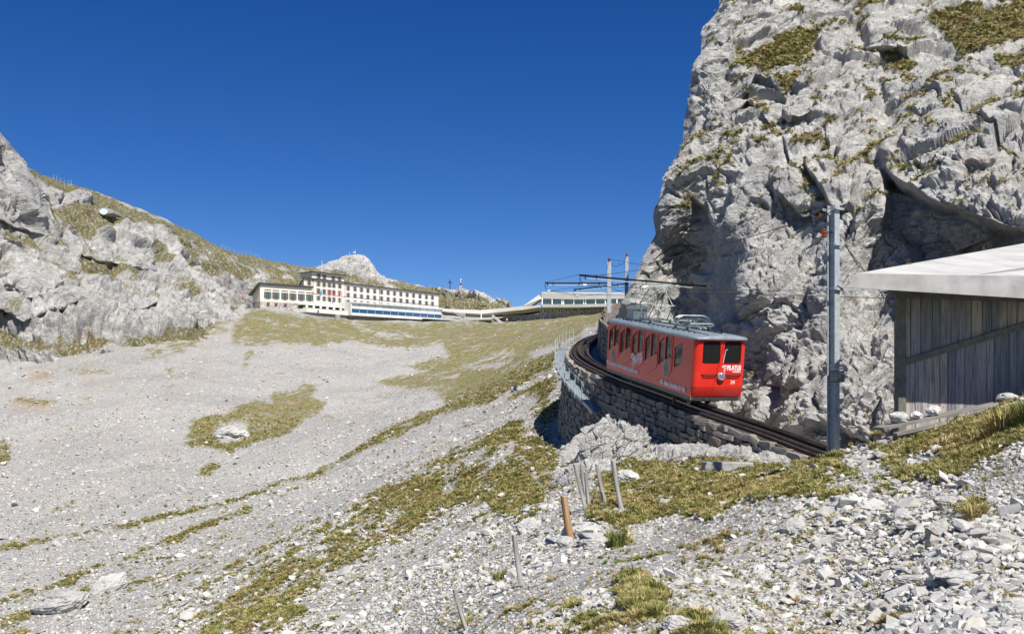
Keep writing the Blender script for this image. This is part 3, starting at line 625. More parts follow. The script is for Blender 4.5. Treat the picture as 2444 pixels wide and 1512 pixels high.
# ------------------------------------------------------------------ mesh kit
class MB:
    def __init__(s): s.v = []; s.f = []; s.mi = []; s.cur = 0
    def add(s, vs, fs):
        o = len(s.v); s.v += [tuple(p) for p in vs]; s.f += [tuple(i + o for i in f) for f in fs]; s.mi += [s.cur] * len(fs); return s
    def hexa(s, p):
        return s.add(p, [(0, 3, 2, 1), (4, 5, 6, 7), (0, 1, 5, 4), (1, 2, 6, 5), (2, 3, 7, 6), (3, 0, 4, 7)])
    def box(s, x0, x1, y0, y1, z0, z1):
        return s.hexa([(x0, y0, z0), (x1, y0, z0), (x1, y1, z0), (x0, y1, z0), (x0, y0, z1), (x1, y0, z1), (x1, y1, z1), (x0, y1, z1)])
    def bar(s, a, b, w, h=None, up=(0, 0, 1)):
        a, b = Vector(a), Vector(b); h = h or w; d = (b - a).normalized(); up = Vector(up)
        if abs(d.dot(up)) > 0.98: up = Vector((0, 1, 0))
        l = d.cross(up).normalized() * w / 2; u = l.cross(d).normalized() * h / 2
        return s.hexa([a - l - u, a + l - u, b + l - u, b - l - u, a - l + u, a + l + u, b + l + u, b - l + u])
    def tube(s, path, r, n=6, r2=None):
        path = [Vector(p) for p in path]; N = len(path); rings = []
        for k, p in enumerate(path):
            d = (path[min(k + 1, N - 1)] - path[max(k - 1, 0)]).normalized()
            up = Vector((0, 0, 1)) if abs(d.z) < 0.95 else Vector((0, 1, 0))
            l = d.cross(up).normalized(); u = l.cross(d)
            rr = r if r2 is None else r + (r2 - r) * k / (N - 1)
            rings.append([p + (l * math.cos(6.2832 * j / n) + u * math.sin(6.2832 * j / n)) * rr for j in range(n)])
        vs = [q for rg in rings for q in rg]; fs = []
        for k in range(N - 1):
            for j in range(n):
                fs.append((k * n + j, k * n + (j + 1) % n, (k + 1) * n + (j + 1) % n, (k + 1) * n + j))
        fs.append(tuple(range(n))[::-1]); fs.append(tuple((N - 1) * n + j for j in range(n)))
        return s.add(vs, fs)
    def lathe(s, prof, n=12, c=(0, 0, 0), axis='z'):
        vs = []; fs = []; c = Vector(c)
        for r, h in prof:
            for j in range(n):
                a = 6.2832 * j / n; p = (r * math.cos(a), r * math.sin(a), h)
                if axis == 'x': p = (h, p[0], p[1])
                if axis == 'y': p = (p[0], h, p[1])
                vs.append(c + Vector(p))
        for k in range(len(prof) - 1):
            for j in range(n): fs.append((k * n + j, k * n + (j + 1) % n, (k + 1) * n + (j + 1) % n, (k + 1) * n + j))
        fs.append(tuple(range(n))[::-1]); fs.append(tuple((len(prof) - 1) * n + j for j in range(n)))
        return s.add(vs, fs)
    def loft(s, secs, cap=True, closed=True):
        n = len(secs[0]); vs = [p for q in secs for p in q]; fs = []
        for k in range(len(secs) - 1):
            for j in range(n if closed else n - 1):
                fs.append((k * n + j, k * n + (j + 1) % n, (k + 1) * n + (j + 1) % n, (k + 1) * n + j))
        if cap: fs.append(tuple(range(n))[::-1]); fs.append(tuple((len(secs) - 1) * n + j for j in range(n)))
        return s.add(vs, fs)
    def plate(s, outer, holes, fn, t0, t1):
        """flat panel with openings; fn(a, b, t) maps panel coordinates and thickness to space"""
        from mathutils.geometry import tessellate_polygon
        loops = [outer] + list(holes); flat = [p for l in loops for p in l]
        tri = tessellate_polygon([[Vector((a, b, 0)) for a, b in l] for l in loops])
        n = len(flat); vs = [fn(a, b, t0) for a, b in flat] + [fn(a, b, t1) for a, b in flat]
        fs = [tuple(t) for t in tri] + [tuple(i + n for i in t[::-1]) for t in tri]
        o = 0
        for l in loops:
            m_ = len(l)
            for k in range(m_): fs.append((o + k, o + (k + 1) % m_, o + n + (k + 1) % m_, o + n + k))
            o += m_
        return s.add(vs, fs)
    def mesh(s, name, mats, smooth=False, recalc=True):
        me = bpy.data.meshes.new(name); me.from_pydata([tuple(p) for p in s.v], [], s.f)
        mats = mats if isinstance(mats, (list, tuple)) else [mats]
        for m in mats: me.materials.append(m)
        if len(mats) > 1: me.polygons.foreach_set("material_index", s.mi)
        if recalc:
            bm = bmesh.new(); bm.from_mesh(me); bmesh.ops.recalc_face_normals(bm, faces=bm.faces); bm.to_mesh(me); bm.free()
        if smooth:
            me.polygons.foreach_set("use_smooth", [True] * len(me.polygons))
            if smooth is not True:
                bm = bmesh.new(); bm.from_mesh(me)
                for e in bm.edges:
                    if len(e.link_faces) == 2 and e.calc_face_angle(0) > smooth: e.smooth = False
                bm.to_mesh(me); bm.free()
        me.update(); return me
    def build(s, name, mats, parent=None, smooth=False, matrix=None, bevel=0):
        o = bpy.data.objects.new(name, s.mesh(name, mats, smooth)); COL.objects.link(o)
        if parent is not None: o.parent = parent
        if matrix is not None: o.matrix_local = matrix
        if bevel:
            b = o.modifiers.new("bevel", 'BEVEL'); b.width = bevel; b.segments = 2; b.limit_method = 'ANGLE'
        return o
def place(name, me, parent=None, M=None):
    o = bpy.data.objects.new(name, me); COL.objects.link(o)
    if parent is not None: o.parent = parent
    if M is not None: o.matrix_local = M
    return o
def empty(name, M=None):
    o = bpy.data.objects.new(name, None); COL.objects.link(o); o.empty_display_size = 0.2
    if M is not None: o.matrix_world = M
    return o
def tag(o, label, cat, group=None, kind=None):
    o["label"] = label; o["category"] = cat
    if group: o["group"] = group
    if kind: o["kind"] = kind
    return o
def TR(p, rz=0.0, sc=1.0, rx=0.0, ry=0.0):
    return Matrix.Translation(Vector(p)) @ Euler((rx, ry, rz)).to_matrix().to_4x4() @ Matrix.Diagonal((*( (sc,) * 3 if isinstance(sc, (int, float)) else sc), 1))
def text_mesh(name, body, size, mat, ext=0.004, bold=0.0, shear=0.0):
    cu_ = bpy.data.curves.new(name, 'FONT'); cu_.body = body; cu_.size = size; cu_.extrude = ext; cu_.offset = bold; cu_.shear = shear; cu_.resolution_u = 3
    ob = bpy.data.objects.new(name, cu_); COL.objects.link(ob)
    dg = bpy.context.evaluated_depsgraph_get(); me = bpy.data.meshes.new_from_object(ob.evaluated_get(dg))
    bpy.data.objects.remove(ob); bpy.data.curves.remove(cu_)
    me.name = name; me.materials.clear(); me.materials.append(mat)
    return me

# ------------------------------------------------------------------ object materials
simple('white_paint', (0.78, 0.78, 0.76), 0.5, var=.08)
simple('steel_dark', (0.035, 0.034, 0.035), 0.45, 0.6, var=.4, scale=6)
simple('rail_steel', (0.16, 0.14, 0.125), 0.35, 0.85, var=.4, scale=3, stretch=(1, 1, 1))
simple('rust_steel', (0.075, 0.048, 0.036), 0.8, 0.2, var=.5, scale=5, bump=.3)
simple('galvanised', (0.385, 0.42, 0.435), 0.5, 0.15, var=.25, scale=9, bump=.05)
simple('galvanised_grate', (0.22, 0.26, 0.28), 0.6, 0.2, var=.25, scale=9)
simple('black_metal', (0.012, 0.012, 0.013), 0.4, 0.3, var=.3)
simple('roof_paint', (0.195, 0.24, 0.275), 0.38, 0.1, var=.18, scale=2.0, bump=.03)
simple('pantograph_grey', (0.24, 0.285, 0.29), 0.4, 0.6, var=.25, scale=8)
simple('underframe', (0.045, 0.043, 0.04), 0.7, 0.2, var=.5, scale=6)
simple('skirt_grey', (0.17, 0.165, 0.15), 0.6, 0.2, var=.3, scale=4)
simple('interior', (0.05, 0.04, 0.032), 0.8, var=.3)
simple('lettering', (0.80, 0.79, 0.77), 0.5, var=.06)
simple('cream', (0.62, 0.53, 0.36), 0.5, var=.15)
simple('badge_dark', (0.06, 0.07, 0.085), 0.5, var=.2)
simple('lamp_glass', (0.75, 0.77, 0.78), 0.08, 0.9, var=.05)
simple('insulator', (0.22, 0.055, 0.02), 0.15, 0, var=.3)
simple('concrete', (0.31, 0.305, 0.295), 0.85, var=.25, scale=1.6, bump=.35, bscale=14, bdist=.01)
simple('roof_concrete', (0.42, 0.413, 0.40), 0.8, var=.22, scale=0.7, bump=.2, bscale=9, bdist=.01)
simple('roof_gravel', (0.24, 0.235, 0.23), 0.95, var=.5, scale=28, bump=.8, bscale=60)
simple('post_wood', (0.34, 0.33, 0.31), 0.9, var=.45, scale=7, bump=.8, bscale=14, stretch=(3, 3, 0.25))
simple('post_brown', (0.36, 0.22, 0.115), 0.85, var=.4, scale=7, bump=.8, bscale=14, stretch=(3, 3, 0.25))
simple('old_timber', (0.20, 0.185, 0.165), 0.9, var=.45, scale=6, bump=.6, bscale=12, stretch=(.3, 3, 3))
simple('shed_trim', (0.135, 0.135, 0.115), 0.8, var=.35, scale=5, bump=.3)
simple('plaster', (0.72, 0.66, 0.56), 0.9, var=.08, scale=.25)
simple('plaster_white', (0.74, 0.70, 0.62), 0.9, var=.08, scale=.25)
simple('eaves_dark', (0.055, 0.058, 0.05), 0.8, var=.3, scale=1)
simple('slate_roof', (0.13, 0.135, 0.13), 0.8, var=.3, scale=1)
simple('shutter_green', (0.055, 0.145, 0.095), 0.6, var=.2, scale=2)
simple('shutter_pale', (0.30, 0.34, 0.30), 0.7, var=.15, scale=2)
simple('win_frame', (0.20, 0.12, 0.12), 0.6, var=.15)
simple('win_white', (0.72, 0.70, 0.66), 0.6, var=.1)
simple('lobby_white', (0.70, 0.69, 0.64), 0.75, var=.08, scale=.3)
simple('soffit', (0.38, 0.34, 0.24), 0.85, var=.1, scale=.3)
simple('blind', (0.62, 0.68, 0.70), 0.35, var=.08, scale=.3)
simple('flag_red', (0.62, 0.03, 0.03), 0.8, var=.1)
simple('flag_blue', (0.10, 0.28, 0.50), 0.8, var=.1)
simple('jacket_orange', (0.75, 0.16, 0.04), 0.8, var=.1)
simple('jacket_black', (0.02, 0.02, 0.022), 0.8, var=.1)
simple('jacket_blue', (0.28, 0.36, 0.46), 0.8, var=.1)
simple('jacket_mint', (0.22, 0.42, 0.27), 0.8, var=.1)
simple('jacket_white', (0.7, 0.7, 0.7), 0.8, var=.1)
simple('trousers', (0.05, 0.055, 0.08), 0.9, var=.2)
def glass(name, tint, trans):
    m = NM(name); g = m.n("ShaderNodeBsdfGlossy"); g.inputs['Roughness'].default_value = 0.03; g.inputs['Color'].default_value = (0.9, 0.95, 1, 1)
    t = m.n("ShaderNodeBsdfTransparent"); t.inputs['Color'].default_value = (*tint, 1)
    d = m.n("ShaderNodeBsdfDiffuse"); d.inputs['Color'].default_value = (tint[0] * .25, tint[1] * .25, tint[2] * .25, 1)
    fr = m.n("ShaderNodeFresnel"); fr.inputs['IOR'].default_value = 1.5
    x = m.n("ShaderNodeMixShader"); x.inputs[0].default_value = trans; m.t.links.new(d.outputs[0], x.inputs[1]); m.t.links.new(t.outputs[0], x.inputs[2])
    y = m.n("ShaderNodeMixShader"); fac = m.math('ADD', m.math('MULTIPLY', fr.outputs[0], 0.6), 0.02)
    m.t.links.new(fac, y.inputs[0]); m.t.links.new(x.outputs[0], y.inputs[1]); m.t.links.new(g.outputs[0], y.inputs[2])
    m.t.links.new(y.outputs[0], m.t.nodes['Material Output'].inputs[0]); MAT[name] = m.m
glass('car_glass', (0.45, 0.46, 0.46), 0.85)
glass('house_glass', (0.20, 0.24, 0.32), 0.0)
glass('blue_glass', (0.10, 0.30, 0.62), 0.0)
glass('teal_glass', (0.42, 0.75, 0.85), 0.0)
# railcar paint: enamel with slight dulling
m = NM('railcar_red'); p = m.coord('object')
n1 = m.noise(p, 1.3, 5, .6)
c = m.ramp(n1, [(.3, (0.60, 0.026, 0.016)), (.7, (0.74, 0.036, 0.020))])
m.b.inputs['Coat Weight'].default_value = 0.30; m.b.inputs['Coat Roughness'].default_value = 0.12
MAT['railcar_red'] = m.out(c, m.math('ADD', m.math('MULTIPLY', n1, .2), .28), 0, m.bump(m.noise(p, 1.1, 2), .04, .03), .3)
# loose limestone
def stone_mat(name, lo, hi, scale, ochre=.12, dk=.58):
    m = NM(name); p = m.coord('object'); r = m.n("ShaderNodeObjectInfo").outputs['Random']
    n1 = m.noise(p, scale, 6, .65)
    c = m.ramp(n1, [(.28, lo), (.68, hi)])
    c = m.mix(1.0, c, m.ramp(r, [(0, dk), (.45, .9), (1, 1.12)]), 'MULTIPLY')
    c = m.mix(m.ramp(m.math('FRACT', m.math('MULTIPLY', r, 37.0)), [(.86, 0.0), (1.0, ochre * 3)]), c, (0.44, 0.33, 0.2))
    MAT[name] = m.out(c, .9, 0, m.bump(m.noise(p, scale * 3, 5, .7), .35, .04), .2)
stone_mat('loose_stone', (0.36, 0.352, 0.335), (0.565, 0.553, 0.525), 1.6, .10, .66)
stone_mat('wall_stone', (0.10, 0.092, 0.082), (0.33, 0.30, 0.265), 2.6)
stone_mat('boulder', (0.29, 0.288, 0.28), (0.52, 0.51, 0.485), 2.5, .04, .85)
stone_mat('pale_stone', (0.42, 0.415, 0.40), (0.62, 0.61, 0.58), 3.0, 0.0)
m = NM('mortar'); p = m.coord()
MAT['mortar'] = m.out(m.ramp(m.noise(p, 2.5, 6, .7), [(.3, (0.07, 0.06, 0.05)), (.7, (0.20, 0.175, 0.15))]), .95, 0, m.bump(m.noise(p, 7, 6, .7), .8, .08), .1)
# far rubble masonry
m = NM('rubble_masonry'); p = m.coord()
vcx = m.n("ShaderNodeSeparateColor"); m.set(vcx, 0, m.voro(p, 1.3, 'F1', 'Color'))
c = m.ramp(vcx.outputs[0], [(0, (0.28, 0.26, 0.24)), (1, (0.55, 0.51, 0.46))])
c = m.mix(m.ramp(m.voro(p, 1.3, 'DISTANCE_TO_EDGE'), [(0, 1.0), (.07, 0.0)]), c, (0.2, 0.18, 0.16))
MAT['rubble'] = m.out(c, .9, 0, None, .2)
# weathered shed boards
m = NM('shed_board'); p = m.coord('object'); r = m.n("ShaderNodeObjectInfo").outputs['Random']
pm = m.n("ShaderNodeVectorMath", operation='ADD'); m.set(pm, 0, m.scaled(p, (5, 5, .35))); comb = m.n("ShaderNodeCombineXYZ"); m.set(comb, 0, m.math('MULTIPLY', r, 50.0)); m.set(pm, 1, comb.outputs[0])
g1 = m.noise(pm.outputs[0], 3.0, 7, .7, dist=.6)
c = m.ramp(g1, [(.28, (0.08, 0.08, 0.08)), (.5, (0.27, 0.262, 0.25)), (.75, (0.46, 0.43, 0.385))])
c = m.mix(1.0, c, m.ramp(r, [(0, (.55, .6, .72)), (.5, (.95, .97, 1.05)), (1, (1.3, 1.18, 1.05))]), 'MULTIPLY')
kn = m.ramp(m.voro(m.scaled(p, (3.5, 3.5, 1.1)), 1.4), [(.035, 1.0), (.075, 0.0)])
c = m.mix(kn, c, (.02, .018, .016))
MAT['shed_board'] = m.out(c, .8, 0, m.bump(g1, .6, .02), .3)
# grass blades
m = NM('grass_blade'); r = m.n("ShaderNodeObjectInfo").outputs['Random']
gp = m.noise(m.coord(), .5, 3, .6)
c1 = m.ramp(r, [(0, (0.10, 0.13, 0.028)), (.35, (0.215, 0.21, 0.06)), (.7, (0.36, 0.305, 0.125)), (1, (0.48, 0.39, 0.21))])
c = m.mix(m.ramp(gp, [(.5, 0), (.7, .7)]), c1, (0.33, 0.21, 0.09))
MAT['grass_blade'] = m.out(c, .7, 0, None, .2)
m = NM('green_leaf'); r = m.n("ShaderNodeObjectInfo").outputs['Random']
MAT['green_leaf'] = m.out(m.ramp(r, [(0, (0.05, 0.11, 0.015)), (1, (0.14, 0.19, 0.03))]), .6, 0, None, .3)

# ------------------------------------------------------------------ scattered stones and turf
LIB = bpy.data.collections.new("stone_shapes"); LIBG = bpy.data.collections.new("turf_shapes")
def shard(seed, n=15, flat=.62):
    rr = random.Random(seed); bm = bmesh.new()
    for _ in range(n):
        p = Vector((rr.gauss(0, 1), rr.gauss(0, 1), rr.gauss(0, 1))).normalized() * rr.uniform(.8, 1.05)
        bm.verts.new((p.x * .62, p.y * rr.uniform(.42, .5), p.z * flat * .5))
    bmesh.ops.convex_hull(bm, input=bm.verts)
    for v in [v for v in bm.verts if not v.link_faces]: bm.verts.remove(v)
    me = bpy.data.meshes.new("stone"); bm.to_mesh(me); bm.free(); me.materials.append(MAT['loose_stone'])
    return me
SH = [shard(k, 13 + k % 5, .55 + .1 * (k % 4)) for k in range(9)]
for k, me in enumerate(SH):
    LIB.objects.link(bpy.data.objects.new("stone_shape_%02d" % k, me))
def tuft(seed, n=22, h=1.0, spread=.5, w=.05, mat='grass_blade'):
    rr = random.Random(seed); b = MB()
    for _ in range(n):
        a = rr.uniform(0, 6.283); r0 = rr.uniform(0, .32) * spread; lean = rr.uniform(.15, .95) * spread; hh = h * rr.uniform(.45, 1.0)
        d = Vector((math.cos(a), math.sin(a), 0)); s = Vector((-d.y, d.x, 0)) * w * rr.uniform(.6, 1.2)
        p0 = d * r0; p1 = p0 + d * lean * .35 + Vector((0, 0, hh * .6)); p2 = p0 + d * lean + Vector((0, 0, hh * rr.uniform(.72, 1.0)))
        b.add([p0 - s, p0 + s, p1 + s * .8, p1 - s * .8, p2], [(0, 1, 2, 3), (3, 2, 4)])
    return b.mesh("tuft", MAT[mat], recalc=False)
TF = [tuft(k, 26, 1.0, .75, .045) for k in range(5)] + [tuft(9, 22, .55, .8, .09, 'green_leaf')]
for k, me in enumerate(TF):
    LIBG.objects.link(bpy.data.objects.new("turf_shape_%02d" % k, me))
def scatter(name, pts, scl, rot, idx, coll, label):
    me = bpy.data.meshes.new(name); n = len(pts)
    me.vertices.add(n); me.vertices.foreach_set("co", pts.astype(np.float32).ravel())
    for nm, arr in (("scl", scl), ("rot", rot)):
        a = me.attributes.new(nm, 'FLOAT_VECTOR', 'POINT'); a.data.foreach_set("vector", arr.astype(np.float32).ravel())
    a = me.attributes.new("idx", 'INT', 'POINT'); a.data.foreach_set("value", idx.astype(np.int32))
    o = bpy.data.objects.new(name, me); COL.objects.link(o)
    ng = bpy.data.node_groups.new(name, 'GeometryNodeTree')
    ng.interface.new_socket("Geometry", in_out='INPUT', socket_type='NodeSocketGeometry'); ng.interface.new_socket("Geometry", in_out='OUTPUT', socket_type='NodeSocketGeometry')
    N = ng.nodes; gi = N.new('NodeGroupInput'); go = N.new('NodeGroupOutput'); ip = N.new('GeometryNodeInstanceOnPoints'); ci = N.new('GeometryNodeCollectionInfo')
    ci.inputs['Collection'].default_value = coll; ci.inputs['Separate Children'].default_value = True; ci.inputs['Reset Children'].default_value = True
    def na(nm, typ):
        x = N.new('GeometryNodeInputNamedAttribute'); x.data_type = typ; x.inputs['Name'].default_value = nm
        return x.outputs['Attribute']
    ng.links.new(gi.outputs[0], ip.inputs['Points']); ng.links.new(ci.outputs[0], ip.inputs['Instance']); ip.inputs['Pick Instance'].default_value = True
    ng.links.new(na("idx", 'INT'), ip.inputs['Instance Index']); ng.links.new(na("scl", 'FLOAT_VECTOR'), ip.inputs['Scale'])
    e2r = N.new('FunctionNodeEulerToRotation'); ng.links.new(na("rot", 'FLOAT_VECTOR'), e2r.inputs[0]); ng.links.new(e2r.outputs[0], ip.inputs['Rotation'])
    ng.links.new(ip.outputs[0], go.inputs[0])
    md = o.modifiers.new("scatter", 'NODES'); md.node_group = ng
    o["kind"] = "stuff"; o["label"] = label
    return o
rng = np.random.default_rng(5)
dv = np.clip(VGf[:-1, :-1] - VGf[1:, :-1], 0, None)
uc_ = UG[:-1][None] + 0 * dv; vc_ = VGf[:-1, :-1]
inv = (uc_ > -120) & (uc_ < np.where(GY[:-1, :-1] < 24, 3150, 2600)) & (vc_ < 1680) & (vc_ > 730)
area = dv * (UG[1] - UG[0]) * inv
hid = np.minimum.accumulate(np.vstack([np.full((1, NC - 1), 9e9), vc_[:-1]]), 0)     # ground behind a nearer crest needs nothing
area = area * (vc_ <= hid + 6)
def pick(weight, n):
    w = (area * weight).ravel(); w = w / w.sum(); c = rng.choice(len(w), n, p=w)
    j, i = np.unravel_index(c, area.shape); a, b = rng.random(n), rng.random(n)
    P = (Pg[j, i] * ((1 - a) * (1 - b))[:, None] + Pg[j + 1, i] * (a * (1 - b))[:, None] + Pg[j, i + 1] * ((1 - a) * b)[:, None] + Pg[j + 1, i + 1] * (a * b)[:, None])
    return P, j, i
gsm = GRASS[:-1, :-1]; YY = GY[:-1, :-1]
nearw = np.ones_like(gsm)
tr_ = np.zeros(GRASS.shape); tr_[near] = (dm < 1.5); trk = tr_[:-1, :-1] > 0
soil2 = soil.reshape(GRASS.shape)[:-1, :-1]
wst = (1 - gsm) ** 1.5 * (1 - .6 * soil2) * (~trk) + (.10 + .03 * (YY > 60)) * (~trk)
# patchy: coarse blocks gather to the right, fine gravel elsewhere
coarse = np.clip(fbm(np.stack([GX[:-1, :-1].ravel() / 2.5, GY[:-1, :-1].ravel() / 2.5, 0 * gsm.ravel()], 1), 3, 131).reshape(gsm.shape) * 1.2 + .55 + .35 * sstep(1500, 2000, uc_) * sstep(1150, 1300, vc_), .15, 1.5)
def stones(n, kpx, sig, wt):
    P, j, i = pick(wt, n); y = P[:, 1]
    s = kpx * (10 / y) ** .62 * y / FO * np.exp(rng.normal(0, sig, n)) * (.55 + .5 * coarse[j, i])
    return P, s
A1 = stones(17000, 15.5, .50, wst * coarse * (YY < 26)); A2 = stones(62000, 9.0, .45, wst * (YY < 30)); A3 = stones(60000, 14, .58, wst * (YY >= 24)); A4 = stones(50000, 10, .35, wst * (YY >= 20))
P = np.concatenate([A1[0], A2[0], A3[0], A4[0]]); s = np.concatenate([A1[1], A2[1], A3[1], A4[1]])
s = np.minimum(np.clip(s, .012, 1.1), 64 * P[:, 1] / FO)
px = s / P[:, 1] * FO
uu = P[:, 0] / P[:, 1] * FO + UC; vv = HZ - P[:, 2] / P[:, 1] * FO
vis = (uu > 0) & (uu < 2443) & (vv < 1512)
order = np.argsort(-(px * vis)); top = order[:260]; rest = np.setdiff1d(np.arange(len(s)), top)
P[:, 2] += s * .10
def rots(n): return np.stack([rng.normal(0, .38, n), rng.normal(0, .38, n), rng.random(n) * 6.283], 1)
def scls(s):
    n = len(s); return s[:, None] * np.stack([rng.uniform(.8, 1.3, n), rng.uniform(.75, 1.15, n), rng.uniform(.6, 1.25, n)], 1)
RT = rots(len(s)); SC = scls(s); ID = rng.integers(0, len(SH), len(s))
scatter("scree", P[rest], SC[rest], RT[rest], ID[rest], LIB, "loose grey limestone gravel and rubble covering the slope")
for k in top:
    o = place("stone", SH[int(ID[k])], None, Matrix.Translation(Vector(P[k])) @ Euler(tuple(RT[k])).to_matrix().to_4x4() @ Matrix.Diagonal((*[float(q) for q in SC[k]], 1)))
    tag(o, "loose angular grey limestone rock lying on the near scree slope", "rock", "loose scree rocks in front")
# turf
wt = (gsm ** 1.1 + .012) * sstep(170, 45, YY) * (~trk)
n = 95000
P, j, i = pick(wt, n); y = P[:, 1]
s = np.clip(11.5 * (16 / y) ** .40 * y / FO * np.exp(rng.normal(0, .3, n)), .05, .55)
SCg = s[:, None] * np.stack([np.full(n, 1.0), np.full(n, 1.0), rng.uniform(.45, .95, n)], 1)
wi = rng.random(n)
IDg = np.where(wi < .13, 5, rng.integers(0, 5, n))
# cliff ledges
cw = np.clip(GRCL[:, NB:].ravel(), 0, 1) * (CUx[:, NB:].ravel() < 2560) * (CVx[:, NB:].ravel() > -30)
nc = 12000; c = rng.choice(len(cw), nc, p=cw / cw.sum())
Pc = CPd[:, NB:].reshape(-1, 3)[c] + rng.normal(0, .06, (nc, 3)); sc2 = np.clip(9 * Pc[:, 1] / FO * np.exp(rng.normal(0, .3, nc)), .1, .5)
Pa = np.concatenate([P, Pc]); Sa = np.concatenate([SCg, sc2[:, None] * np.array([[1, 1, .6]])]); Ra = np.concatenate([np.stack([rng.normal(0, .2, n), rng.normal(0, .2, n), rng.random(n) * 6.28], 1), np.stack([rng.normal(.5, .25, nc), rng.normal(0, .3, nc), rng.random(nc) * .1], 1)])
Ia = np.concatenate([IDg, rng.integers(0, 5, nc)])
scatter("grass", Pa, Sa, Ra, Ia, LIBG, "short dry alpine grass in olive and straw tones")
# ------------------------------------------------------------------ rack railway track
track = empty("railway_track", Matrix.Translation(TP[0]))
tag(track, "dark rack railway track curving along the stone wall below the cliff", "railway track")
Z1 = Vector((0, 0, 1))
def offs(i, side, dz):
    f, l = tframe(i); return TP[i] + l * side + Z1 * dz
def swept(b, side, dz, w, h, i0=0, i1=None, step=2):
    secs = []
    for i in range(i0, i1 or len(TP), step):
        f, l = tframe(i); c = TP[i] + l * side + Z1 * dz - TP[0]
        secs.append([c - l * w / 2 - Z1 * h, c + l * w / 2 - Z1 * h, c + l * w / 2, c - l * w / 2])
    b.loft(secs); return b
for sgn in (-1, 1):
    b = MB(); swept(b, .40 * sgn, 0, .06, .03); swept(b, .40 * sgn, -.035, .022, .08); swept(b, .40 * sgn, -.118, .11, .02); b.build("rail", MAT['rail_steel'], track)
b = MB(); swept(b, 0, .02, .14, .16); rk = b.build("rack_bar", MAT['rust_steel'], track)
b = MB()
for i in range(2, int(len(TP) * .80)):
    f, l = tframe(i)
    for q in (0, .5):
        c = TP[i].lerp(TP[i + 1], q) - TP[0] + Z1 * .052
        for sd_ in (-1, 1):
            b.bar(c + l * .05 * sd_, c + l * .13 * sd_, .045, .05)
o = b.build("rack_teeth", MAT['rail_steel'], track); o["kind"] = "stuff"
b = MB(); b.box(-.09, .09, -.56, .56, -.10, 0); sleeper_me = b.mesh("sleeper", MAT['rust_steel'])
for i in range(2, len(TP) - 20, 4):
    f, l = tframe(i); up = f.cross(l)
    M = Matrix((f, l, up)).transposed().to_4x4(); M.translation = TP[i] - TP[0] - Z1 * .15
    place("sleeper", sleeper_me, track, M)
b = MB()
for s_ in (-.55, .55): swept(b, s_, -.13, .09, .16)
b.build("side_beam", MAT['rust_steel'], track)

# ------------------------------------------------------------------ stone retaining wall carrying the track
wall = empty("stone_wall", Matrix.Translation(TP[20])); WO = TP[20].copy()
tag(wall, "rough stone retaining wall carrying the curved track above the slope", "wall")
WOFF = .78
b = MB(); tops = []
ia, ib = 12, int(len(TP) * .90)
secs = []
for i in range(ia, ib, 2):
    f, l = tframe(i); t = TP[i] + l * (WOFF - .10) + Z1 * -.27
    g0 = t + l * .35; zg = min(gz(g0.x, g0.y), t.z - .4) - .5
    inner = TP[i] - l * .75; hgt = t.z - zg; bat = .10 * hgt
    secs.append([Vector((inner.x, inner.y, t.z)) - WO, t - WO, Vector((t.x + l.x * bat, t.y + l.y * bat, zg)) - WO, Vector((inner.x, inner.y, zg)) - WO])
b.loft(secs); b.build("wall_core", MAT['mortar'], wall)
# coping blocks and courses
def wstone(seed):
    rr = random.Random(seed); bm = bmesh.new()
    for x in (-.5, .5):
        for y in (-.5, .5):
            for z in (-.5, .5):
                for ax in range(3):
                    p = [x, y, z]; k = rr.uniform(.08, .2); p[ax] *= (1 - 2 * k)
                    bm.verts.new((p[0] * rr.uniform(.9, 1), p[1] * rr.uniform(.85, 1.1), p[2] * rr.uniform(.9, 1)))
    bmesh.ops.convex_hull(bm, input=bm.verts)
    for v in [v for v in bm.verts if not v.link_faces]: bm.verts.remove(v)
    me = bpy.data.meshes.new("stone"); bm.to_mesh(me); bm.free(); me.materials.append(MAT['wall_stone']); return me
WS = [wstone(50 + k) for k in range(7)]
rr = random.Random(4); cand = []
row = 0; z = .16
L_ = (ib - ia) * .2
while z < 6.5:
    hrow = rr.uniform(.20, .40) if z > .3 else .30
    s_ = rr.uniform(0, .4)
    while s_ < L_ - .8:
        wd_ = rr.uniform(.26, .72) if z > .3 else rr.uniform(.6, 1.1)
        i = ia + int((s_ + wd_ / 2) / .2)
        f, l = tframe(i); t = TP[i] + l * (WOFF - .10) + Z1 * -.27
        zc = z + hrow / 2 - .16
        gp = t + l * .45; zg = min(gz(gp.x, gp.y), t.z - .4) - .35
        if t.z - zc - hrow / 2 > zg:
            hgt = t.z - zg + .15; p = t + l * (.10 * zc + .02) - Z1 * zc
            up = (Z1 - l * .10).normalized(); fx_ = f; 
            M = Matrix((fx_, l, up)).transposed().to_4x4(); M.translation = p - WO
            Ms = M @ Euler((rr.gauss(0, .10), rr.gauss(0, .09), rr.gauss(0, .10))).to_matrix().to_4x4() @ Matrix.Diagonal((wd_ * .97, rr.uniform(.22, .50), hrow * rr.uniform(.82, 1.02), 1))
            u_ = p.x / p.y * FO + UC; facing = (l.x * p.x + l.y * p.y) < 0
            cand.append((p.length if facing else 999, Ms, rr.randrange(7)))
        s_ += wd_
    z += hrow
cand.sort(key=lambda c: c[0])
for d_, Ms, k in cand[:290]: place("stone", WS[k], wall, Ms)
b = MB()
for d_, Ms, k in cand[290:]:
    me = WS[k]; b.add([Ms @ v.co for v in me.vertices], [tuple(p.vertices) for p in me.polygons])
if b.v:
    o = b.build("far_stones", MAT['wall_stone'], wall); o["kind"] = "stuff"

def nearest(u, v):
    best = min(range(len(TP)), key=lambda i: (TP[i].x / TP[i].y * FO + UC - u) ** 2 + (HZ - TP[i].z / TP[i].y * FO - v) ** 2); return best
